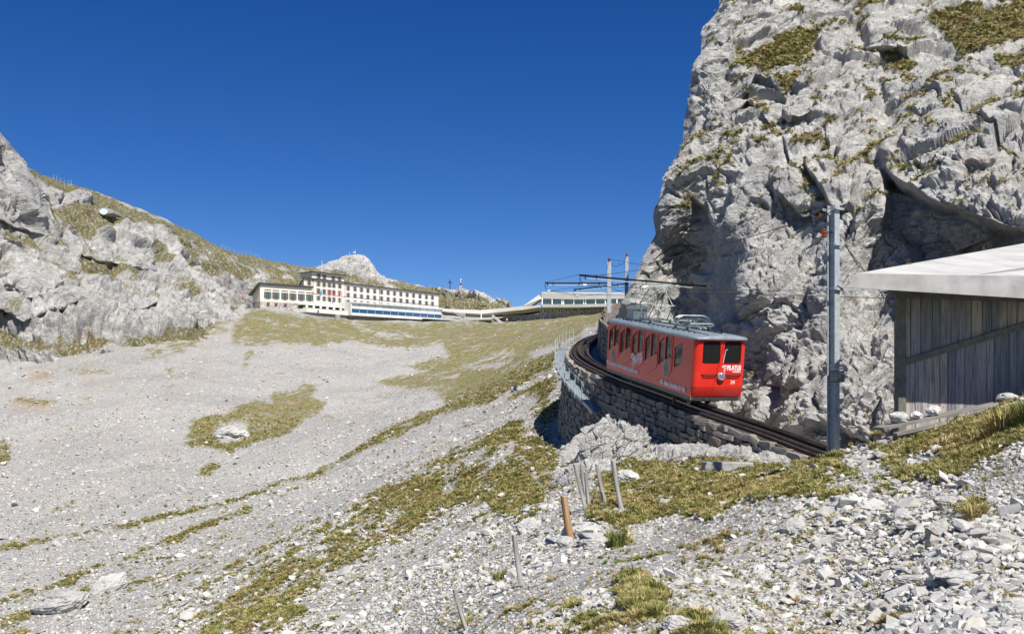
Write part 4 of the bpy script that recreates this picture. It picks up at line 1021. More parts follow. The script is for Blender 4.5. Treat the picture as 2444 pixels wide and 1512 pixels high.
# ------------------------------------------------------------------ wall on the cliff side of the bend
ja, jb = nearest(1520, 912), nearest(1440, 796)
inner = empty("inner_wall", Matrix.Translation(TP[ja])); IO = TP[ja].copy()
tag(inner, "sunlit rubble wall between the bend of the track and the cliff", "wall")
b = MB(); secs = []
for i in range(ja, jb, 2):
    f, l = tframe(i); t = TP[i] - l * 1.35; hh = 2.1 + .25 * math.sin(i * .3); k = t - l * 2.5
    secs.append([t - IO - Z1 * .5, t - IO - l * .12 + Z1 * hh, k - IO + Z1 * (hh + .1), k - IO - Z1 * .5])
b.loft(secs); b.build("wall_core", MAT['mortar'], inner)
rr = random.Random(9); z = -.3
while z < 1.95:
    hrow = rr.uniform(.26, .40); s_ = rr.uniform(0, .4)
    while s_ < (jb - ja) * .2 - .6:
        wd_ = rr.uniform(.30, .7); i = ja + int((s_ + wd_ / 2) / .2); f, l = tframe(i); p = TP[i] - l * (1.34 + .05 * z) + Z1 * (z + hrow / 2)
        M = Matrix((f, l, f.cross(l))).transposed().to_4x4(); M.translation = p - IO
        place("stone", WS[rr.randrange(7)], inner, M @ Euler((rr.gauss(0, .06), rr.gauss(0, .05), rr.gauss(0, .06))).to_matrix().to_4x4() @ Matrix.Diagonal((wd_ * .97, rr.uniform(.25, .4), hrow * .95, 1)))
        s_ += wd_
    z += hrow
# ------------------------------------------------------------------ galvanised walkway outside the wall
walk = empty("walkway", Matrix.Translation(TP[60])); KO = TP[60].copy()
tag(walk, "narrow grey metal walkway with thin railing posts curving round the wall", "walkway")
def nearest(u, v):
    best = min(range(len(TP)), key=lambda i: (TP[i].x / TP[i].y * FO + UC - u) ** 2 + (HZ - TP[i].z / TP[i].y * FO - v) ** 2); return best
i0, i1 = nearest(1478, 899), nearest(1424, 800)
def wpt(i, side):
    t = (i - i0) / (i1 - i0); f, l = tframe(i)
    dz = -1.85 + 1.35 * max(0, min(1, t / .55)) ** .8
    return TP[i] + l * (1.22 + side) + Z1 * dz
b = MB(); secs = []
gme = MB(); gme.box(-.115, .115, -.29, .29, -.02, .02); grate = gme.mesh("deck_plank", MAT['galvanised_grate'])
for i in range(i0, i1, 1):
    f, l = tframe(i); a_, c_ = wpt(i, -.3), wpt(i + 1, -.3)
    d_ = (wpt(i + 1, 0) - wpt(i, 0)).normalized(); up = d_.cross(l).normalized()
    M = Matrix((d_, l, up)).transposed().to_4x4(); M.translation = wpt(i, 0) - KO
    place("deck_plank", grate, walk, M)
for sd_ in (-.32, .32):
    b = MB(); b.loft([[wpt(i, sd_) - KO + Vector(q) for q in ((0, 0, -.16), (.03, 0, -.16), (.03, 0, .03), (0, 0, .03))] for i in range(i0, i1 + 1, 2)]); b.build("edge_beam", MAT['galvanised'], walk)
posts = list(range(i0 + 8, i1, 6))
for i in posts:
    p = wpt(i, .34) - KO; b = MB(); b.bar(p + Z1 * -.22, p + Z1 * 1.05, .042, .042); b.bar(p + Z1 * -.2, wpt(i, -.34) - KO + Z1 * -.35, .05, .05); b.build("railing_post", MAT['galvanised'], walk)
for h_ in (1.02, .55):
    b = MB(); b.tube([wpt(i, .34) - KO + Z1 * h_ for i in range(posts[0], posts[-1] + 1, 2)], .012, 4); b.build("railing_wire", MAT['galvanised'], walk)
p = wpt(i0 + 8, .34) - KO; q = wpt(i0 - 4, .34) - KO
for h_ in (1.0, .6):
    b = MB(); b.tube([p + Z1 * h_, q + Z1 * -.2], .014, 4); b.build("stay_wire", MAT['galvanised'], walk)

# ------------------------------------------------------------------ red rack railcar
iF = nearest(1700, 976); iR = nearest(1487, 900)
pf, pr = TP[iF], TP[iR]
Fx = (pf - pr).normalized(); Ly = Z1.cross(Fx).normalized(); Uz = Fx.cross(Ly)
CM = Matrix((Fx, Ly, Uz)).transposed().to_4x4(); CL = 10.3
CM.translation = pf - Fx * CL + Fx * .35 + Uz * .02
car = empty("railcar", CM)
tag(car, "red rack railcar with slanted windows and two roof pantographs on the track", "railcar")
RED = MAT['railcar_red']; HW = 1.14; ZB, ZT = .54, 2.92
def fl(a, b_, t): return (a, -HW + t, b_)      # valley side panel, thickness inwards
def fr(a, b_, t): return (a, HW - t, b_)
def rnd(poly, r=.06, n=3):
    out = []; m_ = len(poly)
    for k in range(m_):
        p0, p1, p2 = Vector(poly[k - 1]), Vector(poly[k]), Vector(poly[(k + 1) % m_])
        a = p1 + (p0 - p1).normalized() * min(r, (p0 - p1).length * .4); c = p1 + (p2 - p1).normalized() * min(r, (p2 - p1).length * .4)
        for j in range(n + 1):
            t = j / n; out.append(tuple((1 - t) ** 2 * a + 2 * t * (1 - t) * p1 + t * t * c))
    return out
CW_ = 1.60; X0 = .18
wins = []; doors = []
for k in range(5):
    x = X0 + k * CW_; z0 = ZB
    w1 = rnd([(x + .07, z0 + .92), (x + .66, z0 + 1.13), (x + .66, z0 + 2.20), (x + .48, z0 + 2.13), (x + .07, z0 + 1.92)], .03)
    w2 = rnd([(x + .77, z0 + 1.17), (x + 1.42, z0 + 1.40), (x + 1.42, z0 + 2.17), (x + 1.28, z0 + 2.25), (x + .92, z0 + 2.26), (x + .77, z0 + 2.20)], .06)
    wins.append([w1, w2])
    doors.append([(x + .02, z0 + .22), (x + 1.52, z0 + .76), (x + 1.52, z0 + 2.32), (x + .02, z0 + 2.32)])
xc = X0 + 5 * CW_
cabw = rnd([(xc + .12, ZB + .98), (xc + .92, ZB + 1.26), (xc + .92, ZB + 2.12), (xc + .12, ZB + 1.84)], .04)
holes = [w for p in wins for w in p] + [cabw]
XF = CL - .22
for fn, nm in ((fl, 'side_wall'), (fr, 'side_wall')):
    b = MB(); b.plate([(0, ZB), (XF, ZB), (XF, ZT), (0, ZT)], holes, fn, 0, .05); o = b.build(nm, RED, car)
    for k in range(5):
        b = MB(); b.plate(doors[k], wins[k], lambda a, c, t: fn(a, c, t), -.022, -.002)
        dr = b.build("door", RED, car)
        b = MB(); xh = X0 + k * CW_ + 1.42; b.bar(fn(xh, ZB + 1.35, -.05), fn(xh, ZB + 1.47, -.05), .03, .02); b.build("handle", MAT['black_metal'], dr)
        for w in wins[k]:
            b = MB(); b.plate(w, [], fn, .025, .035); b.build("window_pane", MAT['car_glass'], car)
    b = MB(); b.plate(cabw, [], fn, .025, .035); b.build("window_pane", MAT['car_glass'], car)
# front with rounded corners and tucked-in skirt
RC = .22; ns = 6
plan = []
for j in range(ns + 1):
    a = math.pi / 2 * j / ns; plan.append((XF + RC * math.sin(a), HW - RC + RC * math.cos(a)))
def fx(a, b_, t): return (CL - t, a, b_)
ZK = ZB + .42
fw = [rnd([(-.78, ZB + 1.42), (-.05, ZB + 1.42), (-.05, ZB + 2.27), (-.78, ZB + 2.27)], .09), rnd([(.17, ZB + 1.42), (.88, ZB + 1.42), (.88, ZB + 2.27), (.17, ZB + 2.27)], .09)]
b = MB(); b.plate([(-HW + RC, ZK), (HW - RC, ZK), (HW - RC, ZT), (-HW + RC, ZT)], fw, fx, 0, .05)
fp = b.build("front_panel", RED, car)
for sg in (-1, 1):
    b = MB(); b.loft([[(x, sg * y, ZK), (x, sg * y, ZT)] for x, y in plan], cap=False, closed=False); b.build("corner_panel", RED, car, smooth=True)
b = MB(); secs = []
full = [(x, y) for x, y in plan] + [(x, -y) for x, y in plan[::-1]]
for z_, inset in ((ZK - .012, 0.0), (ZK - .16, .03), (ZB - .02, .17)):
    secs.append([(XF + (x - XF) - inset * (1 if x > XF + .01 else .0), y * (1 - inset * .25), z_) for x, y in full])
b.loft(secs, cap=False, closed=False); b.build("front_skirt", RED, car, smooth=True)
b = MB(); b.box(CL - .16, CL - .10, -HW + .2, HW - .2, ZK - .015, ZK + .0); b.build("panel_gap", MAT['black_metal'], car)
for w in fw:
    b = MB(); b.plate(w, [], fx, .02, .03); pn = b.build("windscreen", MAT['car_glass'], car)
    cx_ = sum(p[0] for p in w) / len(w); cz_ = sum(p[1] for p in w) / len(w)
    w2 = [(cx_ + (p[0] - cx_) * 1.045, cz_ + (p[1] - cz_) * 1.045) for p in w]
    b = MB(); b.plate(w2, [w], fx, -.012, .012); b.build("gasket", MAT['black_metal'], pn)
b = MB(); b.plate([(-HW, ZB), (HW, ZB), (HW, ZT), (-HW, ZT)], fw, lambda a, c, t: (t, a, c), 0, .05); b.build("rear_panel", RED, car)
b = MB(); b.box(.06, XF, -HW + .06, HW - .06, ZB - .02, ZB + .06)
for k in range(5):
    x = X0 + k * CW_
    b.box(x + .9, x + 1.0, -HW + .08, HW - .08, ZB + .1, ZB + 1.15); b.box(x + .55, x + .9, -HW + .08, HW - .08, ZB + .45, ZB + .52)
b.box(xc + .02, xc + .06, -HW + .08, HW - .08, ZB, ZB + 1.1); b.box(CL - .5, CL - .2, -.8, .8, ZB + .6, ZB + 1.1)
b.build("seats", MAT['interior'], car)
# roof
b = MB(); secs = []
prof = [(-1.19, -.02), (-1.21, .02), (-1.17, .075), (-1.0, .12), (-.6, .16), (0, .175), (.6, .16), (1.0, .12), (1.17, .075), (1.21, .02), (1.19, -.02)]
for x_, sy, sz in ((-.10, .97, .7), (.0, 1, 1), (CL - .5, 1, 1), (CL - .12, .985, .93), (CL + .05, .93, .62), (CL + .10, .90, .15)):
    secs.append([(x_, y * sy, ZT + (zz_ * sz if zz_ > 0 else zz_)) for y, zz_ in prof])
b.loft(secs); roof = b.build("roof", MAT['roof_paint'], car, smooth=.6)
b = MB()
for sg in (-1, 1): b.box(-.02, XF, sg * (HW + .012) - .012, sg * (HW + .012) + .012, ZT - .05, ZT - .022)
b.build("gutter", MAT['galvanised'], roof)
b = MB(); rr = random.Random(3)
for x_ in np.arange(.5, 9.6, .55):
    for y_ in (-.75, .75): b.lathe([(.03, 0), (.03, .03), (.01, .04)], 6, (x_, y_, ZT + .145))
b.tube([(.4, -.55, ZT + .175), (4, -.5, ZT + .18), (9.3, -.55, ZT + .175), (CL - .1, -.55, ZT + .155)], .02, 5)
b.tube([(.4, .45, ZT + .19), (5, .5, ZT + .185), (9.6, .35, ZT + .185)], .02, 5)
b.build("roof_fitting", MAT['black_metal'], roof)
b = MB(); b.box(.95, 1.9, -.55, .15, ZT + .12, ZT + .72); b.add([(.90, -.62, ZT + .72), (1.95, -.62, ZT + .72), (1.95, .22, ZT + .72), (.90, .22, ZT + .72), (.90, -.4, ZT + .86), (1.95, -.4, ZT + .86), (1.95, .1, ZT + .86), (.90, .1, ZT + .86)], [(0, 1, 5, 4), (1, 2, 6, 5), (2, 3, 7, 6), (3, 0, 4, 7), (4, 5, 6, 7)]); b.build("resistor_box", MAT['pantograph_grey'], roof)
b = MB(); b.box(.25, .45, -.3, -.1, ZT + .12, ZT + .42); b.build("roof_vent", MAT['black_metal'], roof)
def panto(x_, h):
    pz = ZT + .33; top = pz + h
    g = MB()
    for y_ in (-.5, .5): g.bar((x_ - .75, y_, pz), (x_ + .75, y_, pz), .06, .06)
    for xx in (-.6, -.2, .2, .6): g.bar((x_ + xx, -.5, pz), (x_ + xx, .5, pz), .045, .045)
    for xx in (-.6, .6):
        for y_ in (-.5, .5): g.lathe([(.09, -.14), (.06, -.1), (.1, -.07), (.06, -.04), (.08, 0)], 8, (x_ + xx, y_, pz))
    root = g.build("pantograph", MAT['pantograph_grey'], car, smooth=.7)
    kx = .95; kz = pz + h * .48
    for sg in (-1, 1):
        g = MB()
        for y_ in (-.5, .5): g.tube([(x_ + sg * .25, y_, pz + .03), (x_ + sg * kx, y_ * .9, kz)], .028, 5)
        g.tube([(x_ + sg * kx, -.55, kz), (x_ + sg * kx, .55, kz)], .022, 5)
        g.tube([(x_ + sg * .25, -.5, pz + .03), (x_ + sg * kx, .45, kz)], .016, 4)
        g.build("lower_arm", MAT['pantograph_grey'], root)
        g = MB()
        for y_ in (-.45, .45): g.tube([(x_ + sg * kx, y_, kz), (x_ + sg * .12, y_ * .75, top)], .024, 5)
        g.tube([(x_ + sg * kx, -.45, kz), (x_ + sg * .12, .33, top)], .018, 4)
        g.build("upper_arm", MAT['pantograph_grey'], root)
    for sg in (-1, 1):
        g = MB(); g.tube([(x_ + sg * .14, -.80, top - .14), (x_ + sg * .14, -.72, top + .02), (x_ + sg * .14, -.52, top + .12), (x_ + sg * .14, .52, top + .12), (x_ + sg * .14, .72, top + .02), (x_ + sg * .14, .80, top - .14)], .022, 6)
        g.build("contact_bow", MAT['pantograph_grey'], root)
    return root
panto(3.3, 1.45); panto(7.4, .32)
# running gear
b = MB(); b.box(.1, XF + .02, -HW + .1, HW - .1, ZB - .14, ZB - .02)
for sg in (-1, 1): b.box(.05, XF, sg * (HW - .04) - .03, sg * (HW - .04) + .03, ZB - .16, ZB - .004)
b.build("sill_beam", MAT['skirt_grey'], car)
b = MB(); b.loft([[(x - .12, y * .93, ZB - .16), (x - .12, y * .93, ZB - .01)] for x, y in full], cap=False, closed=False); b.build("buffer_beam", MAT['underframe'], car)
b = MB(); b.box(1.2, 9.0, -.72, .72, .17, ZB - .14)
for x_ in np.arange(2.3, 8.0, .28): b.box(x_, x_ + .12, -.80, -.72, .16, .30)
b.build("underframe", MAT['underframe'], car)
for x_ in (1.7, 8.5):
    for sg in (-1, 1):
        b = MB(); b.lathe([(.06, -.05), (.23, -.045), (.26, -.03), (.235, .0), (.235, .05), (.06, .055)], 20, (x_, sg * .42, .235), 'y'); wh = b.build("wheel", MAT['rail_steel'], car, smooth=.6)
        b = MB(); b.box(x_ - .16, x_ + .16, sg * .62 - .08, sg * .62 + .08, .15, .34); b.bar((x_ - .3, sg * .62, .3), (x_ + .3, sg * .62, .3), .05, .04); b.build("axle_box", MAT['underframe'], wh)
b = MB(); b.box(8.0, 8.12, -.98, -.88, -.02, .32); b.build("rail_guard", MAT['underframe'], car)
# front furniture
b = MB(); b.lathe([(.05, -.12), (.16, -.02), (.165, .10), (.15, .12)], 16, (CL - .005, .05, ZB + .86), 'x'); hl = b.build("headlight", MAT['galvanised'], car, smooth=.6)
b = MB(); b.lathe([(.145, .115), (.14, .125), (.08, .16), (.01, .17)], 16, (CL - .005, .05, ZB + .86), 'x'); b.build("lens", MAT['lamp_glass'], hl, smooth=True)
for yc in (-.46, .58):
    b = MB(); pts = [(CL + .05, yc - .30, ZB + .93), (CL + .05, yc - .26, ZB + .97), (CL + .05, yc + .26, ZB + .97), (CL + .05, yc + .30, ZB + .93), (CL + .05, yc + .26, ZB + .885), (CL + .05, yc - .26, ZB + .885), (CL + .05, yc - .30, ZB + .93)]
    b.tube(pts, .014, 5)
    for y_ in (-.36, .36): b.bar((CL - .01, yc + y_, ZB + .93), (CL + .05, yc + y_ * .8, ZB + .93), .03, .03)
    b.build("grab_handle", MAT['black_metal'], car)
for y_ in (.22,):
    b = MB(); b.tube([(CL + .02, .12, ZB + 1.42), (CL + .025, .2, ZB + 1.95), (CL + .02, .28, ZB + 1.97)], .012, 4); b.build("wiper", MAT['white_paint'], car)
# lettering: front faces +X, read with -Y ... +Y as seen from ahead
FRM = lambda y, z_: Matrix(((0, 0, 1, CL + .004), (1, 0, 0, y), (0, 1, 0, z_), (0, 0, 0, 1)))
SID = lambda x, z_, sl=0.0: Matrix(((math.cos(sl), -math.sin(sl), 0, x), (0, 0, -1, -HW - .026), (math.sin(sl), math.cos(sl), 0, z_), (0, 0, 0, 1)))
LET = MAT['lettering']
def letters(txt, size, M, bold=.004, parent=None, nm="lettering"):
    return place(nm, text_mesh(nm, txt, size, LET, .003, bold), parent or car, M)
letters("PILATUS", .26, FRM(.30, ZB + 1.13) @ Matrix.Diagonal((.66, 1, 1, 1)), .013)
letters("LUZERN", .095, FRM(.56, ZB + 1.03), .004)
letters("24", .20, FRM(.50, ZB + .56), .003)
letters("48% - Steilste Zahnradbahn der Welt", .29, SID(7.0, ZB + .13) @ Matrix.Diagonal((.60, 1, 1, 1)), .011)
letters("48% - Самая крутая зубчатая железная дорога в мире", .29, SID(.10, ZB + .22) @ Matrix.Diagonal((.56, 1, 1, 1)), .009)
sl = math.atan(.355)
x3 = X0 + 2 * CW_
letters("PILATUS", .44, SID(x3 + .42, ZB + .62, sl) @ Matrix.Diagonal((.66, 1, 1, 1)), .020)
letters("LUZERN", .13, SID(x3 + .98, ZB + .67, sl), .005)
def dragon(M, k):
    b = MB()
    def stroke(pts, w0, w1):
        n = len(pts); P = [Vector((p[0] * k, p[1] * k, 0)) for p in pts]; L = []; R = []
        for q in range(n):
            d = (P[min(q + 1, n - 1)] - P[max(q - 1, 0)]).normalized(); s_ = Vector((-d.y, d.x, 0)); w = (w0 + (w1 - w0) * q / (n - 1)) * k / 2
            L.append(P[q] + s_ * w); R.append(P[q] - s_ * w)
        vs = [p for q in range(n) for p in (L[q], R[q])]
        b.add(vs, [(2 * q, 2 * q + 1, 2 * q + 3, 2 * q + 2) for q in range(n - 1)])
    stroke([(.62, .80), (.45, .95), (.25, .92), (.18, .75), (.30, .62), (.45, .55), (.50, .40), (.40, .28), (.25, .20), (.30, .08), (.45, .05), (.50, -.1), (.38, -.2)], .20, .05)
    stroke([(.30, .70), (.10, .85), (-.12, .98)], .24, .02); stroke([(.28, .66), (.05, .68), (-.15, .70)], .18, .02); stroke([(.62, .80), (.74, .74)], .16, .04); stroke([(.45, .55), (.62, .50)], .12, .03)
    place("dragon_emblem", b.mesh("dragon_emblem", LET), car, M)
dragon(FRM(.10, ZB + 1.06), .26); dragon(SID(x3 + .05, ZB + .47, .1), .62)
def badge(x_, z_, r):
    b = MB(); n = 22; vs = []
    for j in range(n * 4):
        a = 6.2832 * j / (n * 4); q = r * (1.16 if j % 4 in (0, 1) else 1.0); vs.append((q * math.cos(a), q * math.sin(a), 0))
    b.add(vs, [tuple(range(len(vs)))]); root = place("cogwheel_badge", b.mesh("cogwheel_badge", MAT['cream']), car, SID(x_, z_))
    def disc(rr_, mat, h, nm, r0=0):
        g = MB(); m_ = 36
        if r0: g.add([(rr_ * math.cos(6.2832 * j / m_), rr_ * math.sin(6.2832 * j / m_), h) for j in range(m_)] + [(r0 * math.cos(6.2832 * j / m_), r0 * math.sin(6.2832 * j / m_), h) for j in range(m_)], [(j, (j + 1) % m_, m_ + (j + 1) % m_, m_ + j) for j in range(m_)])
        else: g.add([(rr_ * math.cos(6.2832 * j / m_), rr_ * math.sin(6.2832 * j / m_), h) for j in range(m_)], [tuple(range(m_))])
        place(nm, g.mesh(nm, mat), root)
    disc(r * .95, MAT['badge_dark'], .004, "ring"); disc(r * .66, LET, .006, "white_ring", r * .62); disc(r * .60, MAT['skirt_grey'], .006, "centre")
    g = MB(); g.add([(-.25 * r, -.5 * r, .009), (-.05 * r, -.55 * r, .009), (.35 * r, .4 * r, .009), (.15 * r, .5 * r, .009)], [(0, 1, 2, 3)]); place("red_stripe", g.mesh("red_stripe", RED), root)
    g = MB()
    for j in range(26):
        if j in (6, 7, 19, 20): continue
        a = 6.2832 * j / 26; c = Vector((math.cos(a), math.sin(a), 0)); t = Vector((-c.y, c.x, 0))
        g.add([c * r * .73 - t * r * .05 + Z1 * .008, c * r * .88 - t * r * .05 + Z1 * .008, c * r * .88 + t * r * .04 + Z1 * .008, c * r * .73 + t * r * .04 + Z1 * .008], [(0, 1, 2, 3)])
    place("ring_letters", g.mesh("ring_letters", LET), root)
badge(X0 + .80, ZB + .80, .29); badge(X0 + 4 * CW_ + .98, ZB + .86, .35)
# ------------------------------------------------------------------ overhead line
def pole_box(name, top, zb, w, label, mat='galvanised'):
    """slender steel lattice-free mast with a cap"""
    r = empty(name, Matrix.Translation((top.x, top.y, zb))); h = top.z - zb
    g = MB()
    for s_ in (-1, 1): g.box(-w / 2, w / 2, s_ * w * .42 - .012, s_ * w * .42 + .012, 0, h)
    g.box(-.012, .012, -w * .42 + .013, w * .42 - .013, 0, h); g.build("mast", MAT[mat], r)
    g = MB(); g.box(-w * .3, w * .3, -w * .3, w * .3, h, h + .08); g.lathe([(.05, h + .08), (.09, h + .12), (.05, h + .17), (.09, h + .21), (.04, h + .27)], 8); g.build("top_insulator", MAT['insulator'], r, smooth=.7)
    g = MB(); g.box(-.3, .3, -.3, .3, -.5, .12); g.build("footing", MAT['concrete'], r)
    tag(r, label, "mast"); return r
def wpix(u, v, y): return Vector(((u - UC) / FO * y, y, (HZ - v) / FO * y))
pA = wpix(1453, 625, 62); pB = wpix(1495, 613, 72.5)
def bed(y):
    i = min(range(len(TP)), key=lambda k: abs(TP[k].y - y)); return TP[i].z
mA = pole_box("catenary_mast", pA, min(bed(62) - .35, gz(pA.x, pA.y) + 0), .26, "grey steel catenary mast rising just behind the railcar's rear end")
mB = pole_box("catenary_mast", pB, min(bed(72) - .35, gz(pB.x, pB.y)), .26, "taller grey catenary mast close against the cliff edge")
def arm(parent, a, b_, nm="cantilever_arm"):
    inv_ = parent.matrix_world.inverted(); a, b_ = inv_ @ a, inv_ @ b_
    g = MB(); g.bar(a, b_, .085, .085); o = g.build(nm, MAT['black_metal'], parent)
    g = MB(); dz = Vector((0, 0, -.15)); g.bar(a.lerp(b_, .05) + dz * .8, a.lerp(b_, .88) + dz, .05, .05); g.build("lower_tube", MAT['galvanised'], o)
    g = MB()
    for t in (.04, .12, .5, .8): g.bar(a.lerp(b_, t) + Vector((0, 0, .08)), a.lerp(b_, t) + dz * 1.2, .05, .06)
    g.build("clamp", MAT['black_metal'], o)
    return o
for m_ in (mA, mB): m_.matrix_world = m_.matrix_world
bpy.context.view_layer.update()
tA = wpix(1300, 675.5, 61); arm(mA, tA, wpix(1461, 675.5, 62))
tB = wpix(1368, 691, 71.5); arm(mB, tB, wpix(1499, 676, 72.4))
rootC = wpix(1594, 675, 53.5); tC = wpix(1383, 657, 50)
cr = empty("rock_bracket", Matrix.Translation(rootC)); tag(cr, "long dark catenary bracket reaching out from the cliff above the railcar", "bracket")
bpy.context.view_layer.update(); arm(cr, tC, rootC + (rootC - tC).normalized() * 3.0)
def hang(parent, tip):
    q = parent.matrix_world.inverted() @ tip
    g = MB(); g.tube([q, q + Vector((.03, 0, -.22)), q + Vector((.22, 0, -.42))], .02, 5); g.build("hanger", MAT['black_metal'], parent)
    g = MB(); g.lathe([(.04, -.1), (.09, -.06), (.05, -.02), (.09, .02), (.05, .06), (.09, .1), (.03, .14)], 8, q + Vector((.25, 0, -.44)), 'x'); g.build("insulator", MAT['white_paint'], parent, smooth=.7)
for m_, t_ in ((mA, tA), (mB, tB), (cr, tC)): hang(m_, t_ + Vector((0, 0, -.08)))
def wire(name, pts, label, r=.012, sag=0.0):
    P = []
    for a, b_ in zip(pts[:-1], pts[1:]):
        for k in range(8):
            t = k / 8; P.append(a.lerp(b_, t) - Z1 * sag * 4 * t * (1 - t))
    P.append(pts[-1]); o0 = P[0].copy()
    g = MB(); g.tube([p - o0 for p in P], r, 5); o = g.build(name, MAT['steel_dark'], None, smooth=True, matrix=Matrix.Translation(o0))
    return tag(o, label, "wire")
# near steel mast
yP = 30 * K
pt = wpix(1988, 490, yP); zb = gz(pt.x, pt.y) - .3
nm_ = empty("steel_mast", Matrix.Translation((pt.x, pt.y, zb)) @ Euler((0, 0, .62)).to_matrix().to_4x4()); h = pt.z - zb
tag(nm_, "tall galvanised H-beam mast with a small sign plate beside the shed", "mast")
g = MB(); w = .20
for s_ in (-1, 1): g.box(-w / 2, w / 2, s_ * .105 - .011, s_ * .105 + .011, 0, h)
g.box(-.009, .009, -.0935, .0935, 0, h); g.build("beam", MAT['galvanised'], nm_)
def lz(v): return (HZ - v) / FO * yP - zb
def band(v, hh=.05):
    g = MB(); z_ = lz(v)
    for s_ in (-1, 1): g.box(-.20, .20, s_ * .165 - .018, s_ * .165 + .018, z_ - hh, z_ + hh)
    for s_ in (-1, 1): g.bar((s_ * .17, -.2, z_), (s_ * .17, .2, z_), .02, .02)
    g.build("clamp_band", MAT['galvanised'], nm_)
band(583); band(690, .035); band(500, .03); band(985, .012); band(872, .02)
RI = Euler((0, 0, -.62)).to_matrix()
def loc(u, v, y=yP): return RI @ (wpix(u, v, y) - Vector((pt.x, pt.y, zb)))
g = MB(); g.bar(loc(2000, 690, yP - .15), loc(2125, 692, yP + 1.6), .05, .05); g.bar(loc(2000, 678, yP - .15), loc(2012, 686, yP - .1), .08, .08); g.build("cantilever_arm", MAT['galvanised'], nm_)
g = MB(); g.tube([loc(1992, 500), loc(1960, 518), loc(1935, 521)], .012, 5); g.tube([loc(1935, 521), loc(1940, 550), loc(1970, 552), loc(1990, 556), loc(2020, 590), loc(2050, 640)], .012, 5); g.build("feeder_cable", MAT['black_metal'], nm_)
g = MB(); c = loc(1966, 556, yP - .2); g.lathe([(.03, -.10), (.085, -.07), (.05, -.03), (.085, 0), (.05, .04), (.07, .07), (.03, .1)], 12, c); g.build("insulator", MAT['insulator'], nm_, smooth=.7)
g = MB(); c = loc(1957, 515, yP - .1); g.lathe([(.02, -.05), (.05, -.02), (.03, 0), (.05, .03), (.02, .06)], 10, c); g.build("insulator", MAT['insulator'], nm_, smooth=.7)
# sign plate with four dim lines of print
sp = loc(1996, 898, yP - .30); sgn = empty("sign_plate", None); sgn.parent = nm_; sgn.matrix_local = Matrix.Translation(sp) @ Euler((0, 0, -.62)).to_matrix().to_4x4()
g = MB(); g.box(-.19, .19, -.012, .012, -.14, .14); g.build("plate", MAT['shed_trim'], sgn)
g = MB(); g.box(-.21, .21, -.03, .03, .17, .20); g.build("rain_cap", MAT['galvanised'], sgn)
for k, t in enumerate(("Es ist bei Todesgefahr", "verboten die", "Leitungen zu", "berühren")):
    place("print", text_mesh("print", t, .052, MAT['lettering'], .001), sgn, Matrix(((1, 0, 0, -.17), (0, 0, -1, -.0145), (0, 1, 0, .07 - .055 * k), (0, 0, 0, 1))))
# wires
wire("feeder_wire", [wpix(1935, 521, yP), wpix(1700, 592, 34), wpix(1530, 632, 52), pA + Z1 * .2], "dark feeder wire sagging from the near mast across the cliff face", .013)
wire("feeder_wire", [pA + Z1 * .2, wpix(1478, 629, 67), pB + Z1 * .2], "short slack wire linking the tops of the two far masts", .016, .35)
wire("contact_wire", [wpix(2125, 692, yP + 1.6), wpix(1850, 693, 34), wpix(1600, 690, 48), tC + Vector((.3, 0, -.55)), tA + Vector((.3, 0, -.5)), tB + Vector((.3, 0, -.5))], "thin contact wire running over the track from the near mast past the brackets", .011)
wire("contact_wire", [wpix(2140, 712, yP + 2), wpix(1900, 705, 36), wpix(1640, 700, 50), wpix(1494, 699.5, 58)], "second thin wire just below the contact wire against the cliff", .010)
wire("stay_wire", [pA - Z1 * .9, tC + Z1 * .05], "thin stay from the mast behind the railcar down to the cliff bracket tip", .012)
wire("stay_wire", [tC + Z1 * .05, tA + Z1 * .05], "thin wire joining the tips of the cliff bracket and the mast arm", .012)
wire("stay_wire", [wpix(1411, 659, 52), wpix(1560, 640, 56)], "pale stay running from the cliff bracket up to the rock", .012)
wire("steady_wire", [tA + Vector((.3, 0, -.5)), wpix(1380, 702, 60), wpix(1490, 705, 58)], "drooping wire under the leftmost cantilever arm", .012)
wire("steady_wire", [tC + Vector((.3, 0, -.55)), wpix(1440, 680, 51), wpix(1490, 699, 53), wpix(1560, 705, 54)], "slack wire hanging from the cliff bracket tip towards the rock", .012)
wire("steady_wire", [tB + Vector((.2, 0, -.5)), wpix(1420, 703, 70), wpix(1500, 690, 72)], "thin wire under the middle cantilever arm", .012)

# ------------------------------------------------------------------ shed with concrete roof
yS = 29 * K
a0 = wpix(2140, 705, yS); a1 = wpix(2620, 705, yS * 1.075); zf = gz(a0.x, a0.y) - .25
ex = Vector((a1.x - a0.x, a1.y - a0.y, 0)); LW = ex.length; ex.normalize(); ey = Vector((-ex.y, ex.x, 0))
shed = empty("shed", Matrix((ex, ey, Z1)).transposed().to_4x4()); shed.matrix_world = Matrix.Translation((a0.x, a0.y, 0)) @ Matrix((ex, ey, Z1)).transposed().to_4x4()
tag(shed, "weathered grey plank shed with a thick concrete slab roof under the cliff", "shed")
SI = shed.matrix_world.inverted(); bpy.context.view_layer.update(); SI = shed.matrix_world.inverted()
def sh(u, v, extra=0.0):
    """chart point on the shed front -> (along, height)"""
    d = Vector(((u - UC) / FO, 1, (HZ - v) / FO)); nrm = ey; t = nrm.dot(Vector((a0.x, a0.y, 0))) / nrm.dot(d); q = SI @ (d * t); return q.x, q.z
topz = sh(2140, 705)[1]
bx0, bz0 = sh(2150, 866); bx1, bz1 = sh(2443, 775); slope_b = (bz1 - bz0) / (bx1 - bx0)
rr = random.Random(11)
def beamz(x): return bz0 + slope_b * (x - bx0)
